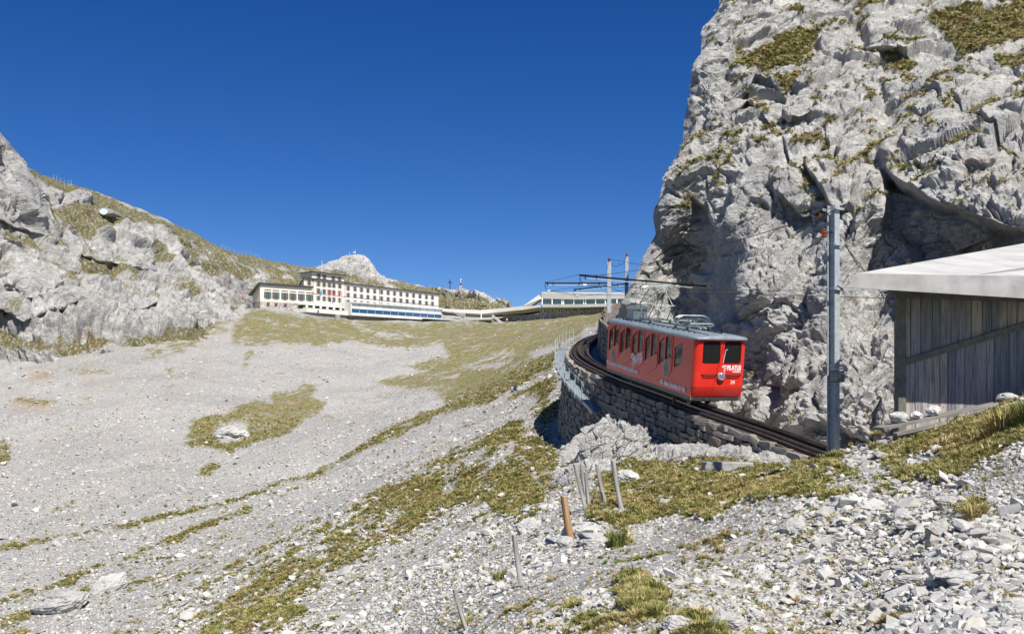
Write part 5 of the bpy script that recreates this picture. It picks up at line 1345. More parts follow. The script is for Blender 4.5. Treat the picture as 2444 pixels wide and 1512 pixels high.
for lvl in (0, 1):
    x = .16; rr = random.Random(20 + lvl)
    while x < LW:
        w_ = rr.uniform(.20, .38); x1 = min(x + w_, LW); yy = rr.uniform(-.012, .012); gap = rr.uniform(.004, .012)
        if lvl: zb_, zt_ = (beamz(x), beamz(x1)), (topz + .01, topz + .01)
        else:
            def gl(xx): q = Vector((a0.x, a0.y, 0)) + ex * xx; return gz(q.x, q.y) - .3
            zb_, zt_ = (gl(x), gl(x1)), (beamz(x), beamz(x1))
        g = MB(); c0 = Vector((x, yy, (zb_[0] + zt_[0]) / 2)); A = [(x + gap, yy, zb_[0]), (x1 - gap, yy, zb_[1]), (x1 - gap, yy + .03, zb_[1]), (x + gap, yy + .03, zb_[0]), (x + gap, yy, zt_[0]), (x1 - gap, yy, zt_[1]), (x1 - gap, yy + .03, zt_[1]), (x + gap, yy + .03, zt_[0])]
        g.hexa([Vector(p) - c0 for p in A]); g.build("plank", MAT['shed_board'], shed, matrix=Matrix.Translation(c0)); x = x1
g = MB(); g.bar((.0, -.045, bz0 - slope_b * bx0), (LW, -.045, beamz(LW)), .06, .16); g.build("brace", MAT['shed_trim'], shed)
g = MB(); g.box(-.02, .20, -.08, .08, zf - .3, topz); g.build("corner_post", MAT['shed_trim'], shed)
g = MB(); g.box(-.08, LW, -.09, -.03, topz - .06, topz + .04); g.box(-.3, LW, -.12, .1, topz + .041, topz + .11); g.build("top_rail", MAT['shed_trim'], shed)
g = MB(); g.box(.05, LW, .1, .16, zf - .3, topz + .05); g.build("back_lining", MAT['old_timber'], shed)
# roof slab
FLt, FRt = wpix(2045, 652, 20.6), wpix(2700, 662, 22.7); BLt = wpix(2490, 572, 37.0); BRt = BLt + (FRt - FLt) * 1.0
FLb, FRb = wpix(2020, 686, 20.5), wpix(2700, 728, 22.6)
th = Vector((0, 0, -.40))
g = MB(); g.hexa([SI @ p for p in (FLb, FRb, BRt + th, BLt + th + Vector((-.15, 0, 0)), FLt, FRt, BRt, BLt)]); rf = g.build("roof", MAT['roof_concrete'], shed)
g = MB(); off_ = Vector((-.02, -.06, 0)); g.hexa([SI @ p for p in (FLb + off_, FRb + off_, FRb, FLb, FLt + off_ - Z1 * .012, FRt + off_ - Z1 * .012, FRt - Z1 * .012, FLt - Z1 * .012)]); g.build("fascia", MAT['concrete'], rf)
g = MB(); n_ = (FRt - FLt).cross(BLt - FLt).normalized(); n_ = n_ if n_.z > 0 else -n_
def onroof(u, v):
    d = Vector(((u - UC) / FO, 1, (HZ - v) / FO)); return d * (n_.dot(FLt) / n_.dot(d)) + n_ * .006
g.add([SI @ onroof(*p) for p in ((2330, 656), (2640, 622), (2640, 606), (2560, 620))], [(0, 1, 2, 3)]); g.build("gravel_strip", MAT['roof_gravel'], rf)
for u_, v_ in ((2166, 630), (2345, 597)):
    q = SI @ onroof(u_, v_); g = MB(); g.tube([q, q + Vector((0, 0, .09)), q + Vector((.04, 0, .12)), q + Vector((.06, 0, .06))], .018, 6); g.tube([q + Vector((-.06, 0, .01)), q + Vector((.10, 0, .02))], .02, 5); g.build("eye_bolt", MAT['rust_steel'], rf)

wire("guy_wire", [wpix(2003, 500, yP), onroof(2166, 630)], "thin guy wire from the near mast top to the shed roof", .007)
wire("guy_wire", [wpix(2020, 590, yP), wpix(2128, 735, 24.5)], "dark cable looping from the near mast down behind the shed roof", .009)
# ------------------------------------------------------------------ boards stacked along the shed foot, stones on them
def plank_between(name, p, q, w, t, mat, label, cat="plank", group=None):
    c = (p + q) / 2; d = (q - p); L = d.length; d.normalize(); l = Z1.cross(d).normalized(); u_ = d.cross(l)
    M = Matrix((d, l, u_)).transposed().to_4x4(); M.translation = c
    g = MB(); g.box(-L / 2, L / 2, -w / 2, w / 2, -t / 2, t / 2); o = g.build(name, MAT[mat], None, matrix=M, bevel=.006); return tag(o, label, cat, group)
yq = 26.6 * K
pa, pb = wpix(2095, 1022, yq), wpix(2560, 925, yq * 1.04)
plank_between("plank", pa, pb, .44, .06, 'old_timber', "long grey plank carrying white stones along the shed foot")
for k, (u0, v0, u1, v1) in enumerate(((2118, 1046, 2560, 945), (2122, 1055, 2500, 972), (2135, 1036, 2520, 948), (2128, 1064, 2400, 1010), (2150, 1062, 2450, 985))):
    plank_between("board", wpix(u0, v0, yq - .12 - .06 * k), wpix(u1, v1, (yq - .12 - .06 * k) * 1.03), .18, .065, 'old_timber', "thin grey board in the pile below the stone-topped plank", "board", "boards piled below the shed")
def rock(name, seed, p, size, label, sub=4, rough=.22, mat='boulder', cat="rock", rz=0.0, rx=0.0, ry=0.0, group=None, cells=1.7):
    bm = bmesh.new(); bmesh.ops.create_icosphere(bm, subdivisions=sub, radius=.5)
    co = np.array([v.co[:] for v in bm.verts]); n0 = co / np.linalg.norm(co, axis=1, keepdims=True)
    h1_, j1_ = facets(co * cells * 1.4 + seed * 7.7, 900 + seed, 40.0); d = h1_ * rough * 1.5 + fbm(co * 4 + seed, 4, seed) * .12
    # chisel flat sides
    rs = np.random.default_rng(seed)
    co2 = n0 * (0.5 + d[:, None] * .5)
    for _ in range(9):
        nn_ = rs.normal(size=3); nn_ /= np.linalg.norm(nn_); lim = rs.uniform(.33, .46); e = co2 @ nn_ - lim; co2 = co2 - np.clip(e, 0, None)[:, None] * nn_ * .85
    h3_, j3_ = facets(co * np.array([6, 6, 11.]) + seed, 950 + seed); co2 = co2 + n0 * (fbm(co * 9 + seed, 3, seed + 3) * .03 + h3_ * .035 - .03 * sstep(.1, 0, j3_))[:, None]
    for v, q in zip(bm.verts, co2): v.co = Vector(q) * 1.0
    me = bpy.data.meshes.new(name); bm.to_mesh(me); bm.free(); me.materials.append(MAT[mat])
    o = place(name, me, None, Matrix.Translation(p) @ Euler((rx, ry, rz)).to_matrix().to_4x4() @ Matrix.Diagonal((*size, 1))); return tag(o, label, cat, group)
def onpl(u, v): 
    t = (u - 2095) / (2560 - 2095); return pa.lerp(pb, t)
for k, (u_, w_, h_, lab) in enumerate(((2143, .42, .30, "largest white stone at the low end of the shed plank"), (2182, .29, .23, "small white stone between two others on the shed plank"), (2224, .37, .27, "white stone third from the low end of the shed plank"), (2398, .52, .20, "flat pale stone high up on the shed plank"))):
    rock("rock", 30 + k, onpl(u_, 0) + Z1 * (.02 + h_ * .42), (w_, w_ * .8, h_), lab, 4, .2, 'pale_stone')
# ------------------------------------------------------------------ boulders and outcrops
def grock(seed, u, v, wpx, hpx, label, sub=5, name="rock", rz=0.0, sink=.35, ry=0.0, rough=.22, depth=.8, mat='boulder', dmin=0):
    p = hit(u, v, dmin); k = p.y / FO; return rock(name, seed, p + Z1 * hpx * k * (.5 - sink), (wpx * k, wpx * k * depth, hpx * k), label, sub, rough, mat, "rock", rz, 0, ry)
grock(1, 1385, 1280, 105, 62, "broad pale rock leaning against the foot of the brown post", 5, rz=.2)
grock(2, 1350, 1302, 46, 40, "upright white rock at the base of the brown post", 3, ry=.5)
grock(3, 1415, 1298, 78, 46, "grey rock slab to the side of the brown post's rocks", 5, rz=-.3)
grock(4, 1258, 1268, 70, 52, "rounded pale rock beside the footpath", 5, rz=.4)
grock(5, 1500, 1150, 60, 46, "small pale rock just behind the cluster of grey posts", 5)
grock(6, 2150, 1238, 58, 42, "pale wedge-shaped rock standing on the gravel below the shed", 5, rz=-.3)
grock(7, 2238, 1275, 72, 52, "large angular pale rock downhill of the wedge-shaped rock", 5, rz=.5)
grock(8, 2165, 1262, 66, 26, "flat slab between the wedge-shaped rock and the angular rock", 4)
grock(9, 2290, 1385, 110, 34, "long flat limestone slab across the coarse scree", 5, rz=.15)
grock(10, 2180, 1390, 90, 30, "low flat slab left of the long limestone slab", 5, rz=-.1)
grock(11, 1890, 1262, 70, 44, "dark-sided block where the turf ends above the scree", 5, rz=.3)
grock(12, 2260, 1205, 60, 34, "rounded pale rock at the edge of the turf below the shed", 5)
grock(13, 1735, 1490, 100, 62, "big pale block at the bottom edge of the scree", 5, rz=.3)
grock(14, 1800, 1478, 60, 50, "light block touching the big block at the bottom edge", 5, rz=.8)
grock(15, 1620, 1500, 95, 52, "grey bedded block beside the straw-coloured tussocks", 5, rz=-.2)
grock(16, 2420, 1470, 120, 70, "large pale boulder in the bottom right corner", 5, rz=.2)
grock(17, 150, 1455, 150, 62, "long cracked slab of bedrock breaking out of the lower slope", 5, "rock", -.15, .30, -.28, .3, .5)
grock(18, 262, 1408, 92, 60, "tilted smooth rock slab above the cracked bedrock", 4, "rock", .3, .3, -.45, .12, .5)
grock(19, 548, 1042, 74, 40, "pale rock knob inside the round island of turf", 5, "rock", 0, .35, 0, .35, .9)
grock(20, 1112, 1008, 16, 12, "small pale boulder on the debris fan below the meadow", 4)
def outcrop(seed, p, size, label, sub=6, rz=0.0, rx=0.0, ry=0.0):
    """bedrock knob with tilted, jointed beds, shaped at true scale"""
    bm = bmesh.new(); bmesh.ops.create_icosphere(bm, subdivisions=sub, radius=.5)
    R = np.array(Euler((rx, ry, rz)).to_matrix()); co = np.array([v.co[:] for v in bm.verts]); n0 = co / .5
    q = (co * np.array(size)) @ R.T; nn_ = (n0 / np.array(size)) @ R.T; nn_ /= np.linalg.norm(nn_, axis=1, keepdims=True)
    st_ = np.stack([q[:, 0] * .62 + q[:, 2] * .78, q[:, 1] * .9, (-q[:, 0] * .78 + q[:, 2] * .62) * 2.1], 1) + seed * 13.0
    st_ = st_ + .25 * np.stack([vnoise(st_, 61), vnoise(st_, 62), vnoise(st_, 63)], 1)
    ha, ja = facets(st_ / 1.7, 700 + seed, 50.0); hb, jb = facets(st_ / .6, 720 + seed, 30.0); hc, jc = facets(st_ / .26, 740 + seed)
    k = min(size) / 4.0
    d = ha * .62 * min(1, k * 1.4) + hb * .15 + hc * .045 + fbm(st_ / .16, 2, seed) * .02 - .09 * sstep(.08, 0, jb) - .03 * sstep(.1, 0, jc)
    q = q + nn_ * d[:, None]
    for v, c_ in zip(bm.verts, q): v.co = c_
    me = bpy.data.meshes.new("rock_outcrop"); bm.to_mesh(me); bm.free()
    for nm2, arr in (("grass", np.zeros(len(q))), ("crack", np.clip(sstep(.05, 0, jb) * .7 + sstep(.06, 0, jc) * .4, 0, 1))):
        at = me.attributes.new(nm2, 'FLOAT', 'POINT'); at.data.foreach_set("value", arr.astype(np.float32))
    me.materials.append(MAT['cliff']); return tag(place("rock_outcrop", me, None, Matrix.Translation(p)), label, "outcrop")
outcrop(1, wpix(1470, 1098, 47 * K + 1.0), (3.3, 3.8, 3.5), "large white bedrock outcrop below the stone wall", 7, .3, .1, -.35)
outcrop(2, wpix(1392, 1158, 42.5 * K), (2.1, 2.4, 1.9), "lower pale outcrop step beside the footpath", 6, 1.0, 0, -.2)
outcrop(3, wpix(1630, 1106, 43 * K), (3.4, 2.6, 1.3), "low fractured outcrop in the turf in front of the railcar wall", 6, .1, 0, .05)
outcrop(4, wpix(1790, 1104, 40 * K), (4.2, 2.0, .9), "pale rock band just below the track near the mast", 6, -.1, 0, .12)
outcrop(5, wpix(1565, 1086, 48 * K), (2.0, 1.6, .9), "rubbly rock shelf at the foot of the wall beside the big outcrop", 6, .5, 0, .1)
g = MB(); q = hit(1735, 1122); g.box(-.75, .75, -.2, .2, -.3, .26); o = g.build("concrete_block", MAT['concrete'], None, matrix=TR(q, .1, 1, 0, .02), bevel=.03); tag(o, "low worn concrete block half buried in the turf", "block")

# ------------------------------------------------------------------ fence posts
def post(u0, v0, u1, v1, wpx, mat, label, group=None):
    b0 = hit(u1, v1); y = b0.y; t = wpix(u0, v0, y - .05); ax = t - b0; L = ax.length; ax.normalize(); r = wpx * y / FO / 2
    x_ = ax.cross(Vector((0, 1, 0))).normalized(); y_ = ax.cross(x_); M = Matrix((x_, y_, ax)).transposed().to_4x4(); M.translation = b0
    rr_ = random.Random(int(u0)); secs = []
    for k, tt_ in enumerate((-.25, 0, .2, .45, .7, .9, 1.0)):
        secs.append([(r * (1.1 - .12 * tt_) * math.cos(a) * (1 + rr_.uniform(-.10, .10)) + .006 * math.sin(tt_ * 4), r * (1.1 - .12 * tt_) * math.sin(a) * (1 + rr_.uniform(-.1, .1)), tt_ * L + (.04 * math.cos(a) * r * 12 if tt_ == 1.0 else 0)) for a in np.linspace(0, 6.283, 10)[:-1]])
    g = MB(); g.loft(secs); o = g.build("fence_post", MAT[mat], None, smooth=.7, matrix=M); return tag(o, label, "post", group)
post(1371, 1107, 1398, 1218, 9, 'post_wood', "thin leaning grey post, left end of the clustered posts", "wooden fence posts")
post(1386, 1107, 1397, 1183, 7, 'post_wood', "short thin grey post at the back of the clustered posts", "wooden fence posts")
post(1397, 1127, 1405, 1212, 9, 'post_wood', "lowest upright post between the leaning clustered posts", "wooden fence posts")
post(1423, 1107, 1443, 1201, 10, 'post_wood', "forked pale post in the middle right of the clustered posts", "wooden fence posts")
post(1462, 1099, 1482, 1214, 11, 'post_wood', "tallest pale post, right end of the clustered posts", "wooden fence posts")
post(1345, 1184, 1362, 1290, 17, 'post_brown', "thick brown wooden post standing in the pale rocks", "wooden fence posts")
post(1226, 1276, 1244, 1396, 12, 'post_wood', "lone silver-grey post on the scree below the footpath", "wooden fence posts")
post(1084, 1405, 1113, 1502, 11, 'post_wood', "lowest leaning grey post near the bottom edge", "wooden fence posts")

# ------------------------------------------------------------------ tussocks in front
def tussock(u, v, wpx, hpx, seed, label, n=120):
    p = hit(u, v); k = p.y / FO; rr_ = random.Random(seed); b = MB(); W_ = wpx * k / 2; H_ = hpx * k
    for _ in range(n):
        a = rr_.uniform(0, 6.283); r0 = math.sqrt(rr_.random()) * .6 * W_; ln = rr_.uniform(.3, 1.0) * W_ * .7; hh = H_ * rr_.uniform(.35, 1.05)
        d = Vector((math.cos(a), math.sin(a), 0)); s_ = Vector((-d.y, d.x, 0)) * max(.004, .0012 * p.y * .5)
        p0 = d * r0; p0.z = gz(p.x + p0.x, p.y + p0.y) - p.z - .02
        p1 = p0 + d * ln * .4 + Z1 * hh * .65; p2 = p0 + d * ln + Z1 * hh * rr_.uniform(.6, 1)
        b.add([p0 - s_, p0 + s_, p1 + s_ * .8, p1 - s_ * .8, p2], [(0, 1, 2, 3), (3, 2, 4)])
    o = bpy.data.objects.new("grass_tussock", b.mesh("grass_tussock", MAT['grass_blade'], recalc=False)); COL.objects.link(o); o.location = p; return tag(o, label, "tussock", "straw grass tussocks")
tussock(1562, 1410, 62, 46, 1, "bushy straw tussock, uppermost of the group on the lower scree")
tussock(1520, 1448, 70, 44, 2, "green-flecked tussock left below the bushy straw tussock")
tussock(1570, 1470, 80, 44, 3, "dark tussock right below the bushy straw tussock")
tussock(1470, 1305, 60, 56, 4, "reddish straw tussock beside the rocks of the brown post", 150)
tussock(1680, 1500, 120, 50, 5, "wide brown tussock at the bottom edge")
tussock(1190, 1385, 52, 34, 6, "small brown tussock left of the lone grey post")
tussock(2325, 1235, 90, 50, 7, "green tussock alone in the coarse scree", 160)
tussock(2395, 1030, 150, 80, 8, "large shaggy straw tussock at the shed end of the boards", 320)
tussock(2470, 1010, 150, 90, 9, "tall shaggy tussock cut by the picture edge", 320)
tussock(2180, 1075, 60, 34, 10, "tuft growing in front of the board pile", 110)
tussock(2090, 1072, 50, 28, 11, "low tuft between the mast and the board pile")
tussock(1990, 1092, 60, 26, 12, "straw tuft hiding the foot of the near mast")
tussock(2260, 1060, 70, 30, 13, "wispy tuft below the lower boards")
tussock(1110, 1490, 60, 26, 14, "sparse tuft by the lowest leaning post")
# ------------------------------------------------------------------ hotel on the saddle
class Facade:
    """a straight front between two survey points; s runs along it, t goes inwards"""
    def __init__(F, u0, d0, u1, d1):
        F.a = Vector(((u0 - UC) / FO * d0 * K, d0 * K, 0)); F.b = Vector(((u1 - UC) / FO * d1 * K, d1 * K, 0))
        F.x = (F.b - F.a); F.L = F.x.length; F.x.normalize(); F.y = Vector((-F.x.y, F.x.x, 0))
        F.M = Matrix((F.x, F.y, Z1)).transposed().to_4x4(); F.M.translation = F.a
    def at(F, u, v, t=0.0):
        """chart point -> (s, z) on the plane set t inwards"""
        d = Vector(((u - UC) / FO, 1, (HZ - v) / FO)); o = F.a + F.y * t; k = F.y.dot(o) / F.y.dot(d); p = d * k
        return (p - F.a).dot(F.x), p.z
def bx(parent, name, mat, x0, x1, y0, y1, z0, z1):
    g = MB(); g.box(x0, x1, y0, y1, z0, z1); return g.build(name, MAT[mat], parent)
def window_set(w, h, frame, shutter, sw):
    g = MB(); g.cur = 0; g.box(-w / 2, w / 2, -.05, .02, 0, h)
    g.cur = 1
    g2 = MB(); t = w * .09
    for a in ((-w / 2 - t, -w / 2 + t), (w / 2 - t, w / 2 + t), (-t * .7, t * .7)): g2.box(a[0], a[1], -.11, -.051, -t, h + t)
    g2.box(-w / 2, w / 2, -.10, -.052, h * .6, h * .6 + t); g2.box(-w / 2 - t, w / 2 + t, -.14, -.052, -t * 2.2, -t)
    g3 = MB(); g3.box(0, sw, -.10, -.03, 0, h)
    return g.mesh("window", MAT['house_glass']), g2.mesh("window_frame", MAT[frame]), g3.mesh("shutter", MAT[shutter])
WS1 = window_set(1.0, 1.45, 'win_frame', 'shutter_pale', .46)
WS2 = window_set(1.25, 2.15, 'win_frame', 'shutter_green', .62)
WS3 = window_set(.9, .9, 'win_frame', 'shutter_pale', .4)
WS4 = window_set(1.7, 1.0, 'win_white', 'shutter_pale', .4)
def put_window(root, ws, s_, z_, shut=True, sw=.46, w=1.0, t=0.0):
    o = place("window", ws[0], root, Matrix.Translation((s_, t, z_))); place("window_frame", ws[1], o)
    if shut:
        place("shutter", ws[2], o, Matrix.Translation((-w / 2 - sw - .06, 0, 0))); place("shutter", ws[2], o, Matrix.Translation((w / 2 + .06, 0, 0)))
F1 = Facade(725, 418, 1046, 484)
hotel = empty("hotel", F1.M); tag(hotel, "long cream hotel with rows of shuttered windows on the mountain saddle", "hotel")
HB = lambda x, y: (576.6 + .118 * x, 615.1 + .118 * y)       # close chart of the left half
HC = lambda x, y: (576.6 + .2753 * x, 576.6 + .2753 * y)     # wider chart
s_t0 = F1.at(746, 690)[0]; s_t1 = F1.at(824, 690)[0]; zg_ = 24.0
z_main = F1.at(774, 669.5)[1]; z_wing = F1.at(826, 677.5)[1]; z_top = F1.at(781, 653.5, .4)[1]
def block(name, s0, s1, dep, z0, z1, mat, lean=.45):
    """walls with a mono-pitch top falling to the back"""
    g = MB(); sk = -dep * .28
    g.hexa([(s0, 0, z0), (s1, 0, z0), (s1, dep, z0), (s0 + sk * 0 + dep * .42, dep, z0), (s0, 0, z1), (s1, 0, z1), (s1, dep, z1 - dep * lean), (s0 + dep * .42, dep, z1 - dep * lean)]); return g.build(name, MAT[mat], hotel)
def eaves(s0, s1, dep, z1, lean=.45, over=.55):
    g = MB(); A = [(s0 - over, -over, z1 + .12), (s1 + over, -over, z1 + .12), (s1 + over, dep + over, z1 - dep * lean + .1), (s0 - over + dep * .42, dep + over, z1 - dep * lean + .1)]
    g.hexa([Vector(p) for p in A] + [Vector(p) + Z1 * .22 for p in A]); r = g.build("roof", MAT['slate_roof'], hotel)
    g = MB(); g.box(s0 - over, s1 + over, -over - .06, -over, z1 + .05, z1 + .38); g.build("eaves_board", MAT['eaves_dark'], r)
block("main_wall", 0, s_t1, 9, zg_, z_main, 'plaster'); eaves(0, s_t1, 9, z_main)
block("wing_wall", s_t1 + .02, F1.L, 9, zg_, z_wing, 'plaster_white'); eaves(s_t1 + .6, F1.L, 9, z_wing)
g = MB(); g.box(s_t0, s_t1 - .3, .4, 7, z_main + .3, z_top); g.build("attic_wall", MAT['plaster'], hotel)
g = MB(); g.box(s_t0 - .7, s_t1 + .4, -.4, 7.6, z_top + .02, z_top + .25); at_ = g.build("roof", MAT['slate_roof'], hotel)
g = MB(); g.box(s_t0 - .72, s_t1 + .42, -.48, -.4, z_top - .03, z_top + .32); g.build("eaves_board", MAT['eaves_dark'], at_)
for (x, y) in ((1555, 400), (1670, 420), (1850, 447), (1975, 462)):
    s_, z_ = F1.at(*HB(x, y), .4); put_window(hotel, WS1, s_, z_ - .2, t=.4)
cols = (1550, 1665, 1770, 1860, 1980)
for x0_, y0_ in ((1550, 548), (1550, 692), (1550, 838)):
    zr = F1.at(*HB(x0_, y0_))[1]
    for x in cols: put_window(hotel, WS1, F1.at(*HB(x, 600))[0], zr - .2)
for y0_ in (525, 670): s_, z_ = F1.at(*HB(1362, y0_)); put_window(hotel, WS1, s_, z_ - .2)
for y0_ in (414, 473, 532):
    zr = F1.at(*HC(922, y0_))[1]
    for k, x in enumerate((922, 981, 1037, 1093, 1151, 1211, 1268, 1323, 1378, 1433, 1488, 1544, 1600, 1652)):
        put_window(hotel, WS1, F1.at(*HC(x, 450))[0], zr - .2)
for x in (1440, 2085):
    s_ = F1.at(*HB(x, 600))[0]; g = MB(); g.bar((s_, -.12, zg_ + 6), (s_, -.12, z_main - .1), .12, .12); g.build("drainpipe", MAT['eaves_dark'], hotel)
s_ = F1.at(*HC(1190, 450))[0]; g = MB(); g.bar((s_, -.12, zg_ + 6), (s_, -.12, z_wing - .1), .12, .12); g.build("drainpipe", MAT['eaves_dark'], hotel)
zs_ = F1.at(*HB(1450, 720))[1]; bx(hotel, "string_course", 'win_frame', 0, F1.L, -.10, -.002, zs_ - .08, zs_ + .08)
q = F1.M @ Vector((F1.at(781, 650)[0], 3, z_top + .45)); g = MB(); g.tube([(0, 0, 0), (0, 0, 4.6)], .10, 6, .06); o = g.build("flagpole", MAT['white_paint'], None, matrix=Matrix.Translation(q)); tag(o, "white flagpole on the hotel's top roof", "flagpole")
# annex
F2 = Facade(620.6, 402, 744, 416)
ann = empty("hotel_annex", F2.M); tag(ann, "low cream annex with big green shutters at the hotel's left end", "building")
za = F2.at(621, 678)[1]; zst = F2.at(622, 718)[1]; zb_ = F2.at(622, 745)[1] - 3
g = MB(); dep = 8; g.hexa([(0, 0, zst), (F2.L, 0, zst), (F2.L, dep, zst), (dep * .05, dep, zst), (0, 0, za), (F2.L, 0, za), (F2.L, dep, za - dep * .4), (dep * .05, dep, za - dep * .4)]); g.build("upper_wall", MAT['plaster'], ann)
g = MB(); g.hexa([(-.15, -.15, zb_), (F2.L, -.15, zb_), (F2.L, dep, zb_), (dep * .05, dep, zb_), (-.15, -.15, zst - .005), (F2.L, -.15, zst - .005), (F2.L, dep, zst - .005), (dep * .05, dep, zst - .005)]); g.build("stone_base", MAT['rubble'], ann)
A = [(-.7, -.7, za + .1), (F2.L + .3, -.7, za + .1), (F2.L + .3, dep + .7, za - dep * .4), (-.7, dep + .7, za - dep * .4)]
g = MB(); g.hexa([Vector(p) for p in A] + [Vector(p) + Z1 * .45 for p in A]); r = g.build("roof", MAT['slate_roof'], ann)
g = MB(); g.box(-.7, F2.L + .3, -.77, -.7, za + .05, za + .55); g.build("eaves_board", MAT['eaves_dark'], r)
g = MB(); g.hexa([Vector(p) for p in ((-.77, -.7, za + .05), (-.7, -.7, za + .05), (-.7, dep + .7, za - dep * .4 - .05), (-.77, dep + .7, za - dep * .4 - .05), (-.77, -.7, za + .55), (-.7, -.7, za + .55), (-.7, dep + .7, za - dep * .4 + .45), (-.77, dep + .7, za - dep * .4 + .45))]); g.build("barge_board", MAT['eaves_dark'], r)
zw = F2.at(*HB(525, 815))[1]
for x in (525, 690, 870, 1035, 1205, 1370):
    s_ = F2.at(*HB(x, 800))[0]; put_window(ann, WS2, s_, zw, True, .62, 1.25); bx(ann, "lintel", 'shed_trim', s_ - 1.2, s_ + 1.2, -.16, -.002, zw + 2.75, zw + 2.95)
zw = F2.at(*HB(530, 960))[1]
for x in (530, 690, 875): put_window(ann, WS3, F2.at(*HB(x, 950))[0], zw, False, t=-.15)
# terrace block in concrete
F3 = Facade(731, 408, 838, 428)
ter = empty("terrace_block", F3.M); tag(ter, "bare concrete terrace block with a row of openings below the hotel", "terrace")
zt_ = F3.at(733, 736)[1]; zt2 = F3.at(733, 724)[1]; zbm = F3.at(733, 770)[1] - 3
bx(ter, "lower_wall", 'concrete', 0, F3.L, .3, 8, zbm, zt_ - 1.2)
bx(ter, "deck_slab", 'lobby_white', -.3, F3.L + .3, -.4, 8, zt_ - 1.19, zt_ + .1); bx(ter, "parapet", 'concrete', 0, F3.L, 1.6, 1.9, zt_ + .11, zt_ + .6); bx(ter, "upper_slab", 'lobby_white', 0, F3.L, 1.5, 9, zt2 - .25, zt2 + .15)
for k in range(7):
    s_ = F3.L * (.06 + k * .15); bx(ter, "pier", 'plaster_white', s_, s_ + .8, 1.62, 2.2, zt_ + .61, zt2 - .26)
bx(ter, "back_wall", 'eaves_dark', 0, F3.L, 4, 4.3, zt_ + .11, zt2 - .26); bx(ter, "buttress", 'concrete', F3.L * .62, F3.L * .72, -.6, .29, zbm, zt_ - 1.2)
g = MB(); g.bar((0, 1.6, zt2 + 1.15), (F3.L, 1.6, zt2 + 1.15), .05, .05)
for k in range(16): g.bar((F3.L * k / 15, 1.6, zt2 + .15), (F3.L * k / 15, 1.6, zt2 + 1.15), .04, .04)
g.build("railing", MAT['galvanised'], ter)
# glazed gallery
F4 = Facade(838, 424, 1053, 458)
gal = empty("glass_gallery", F4.M); tag(gal, "long flat glass gallery with pale blinds in front of the hotel", "gallery")
z0_ = F4.at(838, 746)[1]; z1_ = F4.at(838, 722)[1]; zl = F4.at(838, 735.5)[1]
bx(gal, "floor_slab", 'lobby_white', -.4, F4.L + .2, -.8, 9, z0_ - .9, z0_); bx(gal, "roof_slab", 'lobby_white', -.4, F4.L + .2, -.8, 9, z1_, z1_ + .35)
bx(gal, "under_wall", 'rubble', .5, F4.L + 3, 2.0, 8, z0_ - 8, z0_ - .91)
bx(gal, "end_wall", 'lobby_white', -.4, -.1, -.5, 9, z0_ + .001, z1_ - .001)
NP = 12
for k in range(NP):
    s0, s1 = F4.L * k / NP + .08, F4.L * (k + 1) / NP - .08
    bx(gal, "upper_pane", 'white_paint' if k < 4 else 'blind', s0, s1, .02, .12, zl + .01, z1_ - .02)
    bx(gal, "lower_pane", 'blue_glass', s0, s1, 0, .1, z0_ + .02, zl - .01)
    g = MB(); g.bar((s1 + .08, -.06, z0_), (s1 + .08, -.06, z1_), .14, .14); g.build("mullion", MAT['galvanised'], gal)
# sweeping white roof, balcony and guest-room building to the right
LB = lambda x, y: (1009.1 + .2163 * x, 624.7 + .2163 * y)
def ribbon(parent, name, mat, top, bot, d, thick=1.2, back=14):
    g = MB(); secs = []
    for (u0, v0), (u1, v1), dd in zip(top, bot, d):
        a_ = wpix(u0, v0, dd * K); b_ = wpix(u1, v1, dd * K); bk = Vector((0, back, .2)); secs.append([b_, a_, a_ + bk, b_ + bk])
    g.loft(secs); return g.build(name, MAT[mat], parent)
lob = empty("curved_gallery", None); tag(lob, "sweeping white concrete roof band linking the hotel to the right-hand building", "gallery")
ribbon(lob, "roof_band", 'lobby_white', [LB(*p) for p in ((200, 512), (420, 524), (640, 530), (860, 512), (1100, 488), (1310, 476))], [LB(*p) for p in ((200, 543), (420, 562), (640, 572), (860, 552), (1100, 528), (1310, 496))], (458, 452, 446, 440, 434, 428))
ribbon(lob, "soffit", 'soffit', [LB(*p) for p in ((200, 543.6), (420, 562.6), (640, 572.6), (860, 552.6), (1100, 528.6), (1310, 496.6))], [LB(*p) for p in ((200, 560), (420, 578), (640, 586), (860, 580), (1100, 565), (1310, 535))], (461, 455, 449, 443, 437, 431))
ribbon(lob, "lower_wall", 'rubble', [LB(*p) for p in ((880, 585), (1100, 585), (1300, 570))], [LB(*p) for p in ((880, 740), (1100, 740), (1300, 740))], (448, 441, 434), 1, 6)
for x in (940, 1024, 1104, 1184, 1262):
    u_, v_ = LB(x, 652); p = wpix(u_, v_, (448 - (x - 880) / 30) * K - .25); M = Matrix.Translation(p); o = place("window", WS4[0], lob, M); place("window_frame", WS4[1], o)
ribbon(lob, "inner_wall", 'lobby_white', [LB(*p) for p in ((330, 555), (470, 560))], [LB(*p) for p in ((440, 625), (470, 600))], (456, 452), 1, .5)
ribbon(lob, "balcony_slab", 'lobby_white', [LB(*p) for p in ((-20, 608), (200, 622), (430, 634), (760, 622))], [LB(*p) for p in ((-20, 622), (200, 636), (430, 647), (760, 634))], (442, 440, 438, 432), 1, 10)
ribbon(lob, "balcony_base", 'rubble', [LB(*p) for p in ((250, 660), (500, 655), (780, 640))], [LB(*p) for p in ((250, 760), (500, 760), (780, 760))], (446, 443, 438), 1, 6)
g = MB(); R_ = [wpix(*LB(x, 590 + (0 if x < 430 else 0)), (440 - (x - 200) / 70) * K) for x in range(200, 770, 18)]
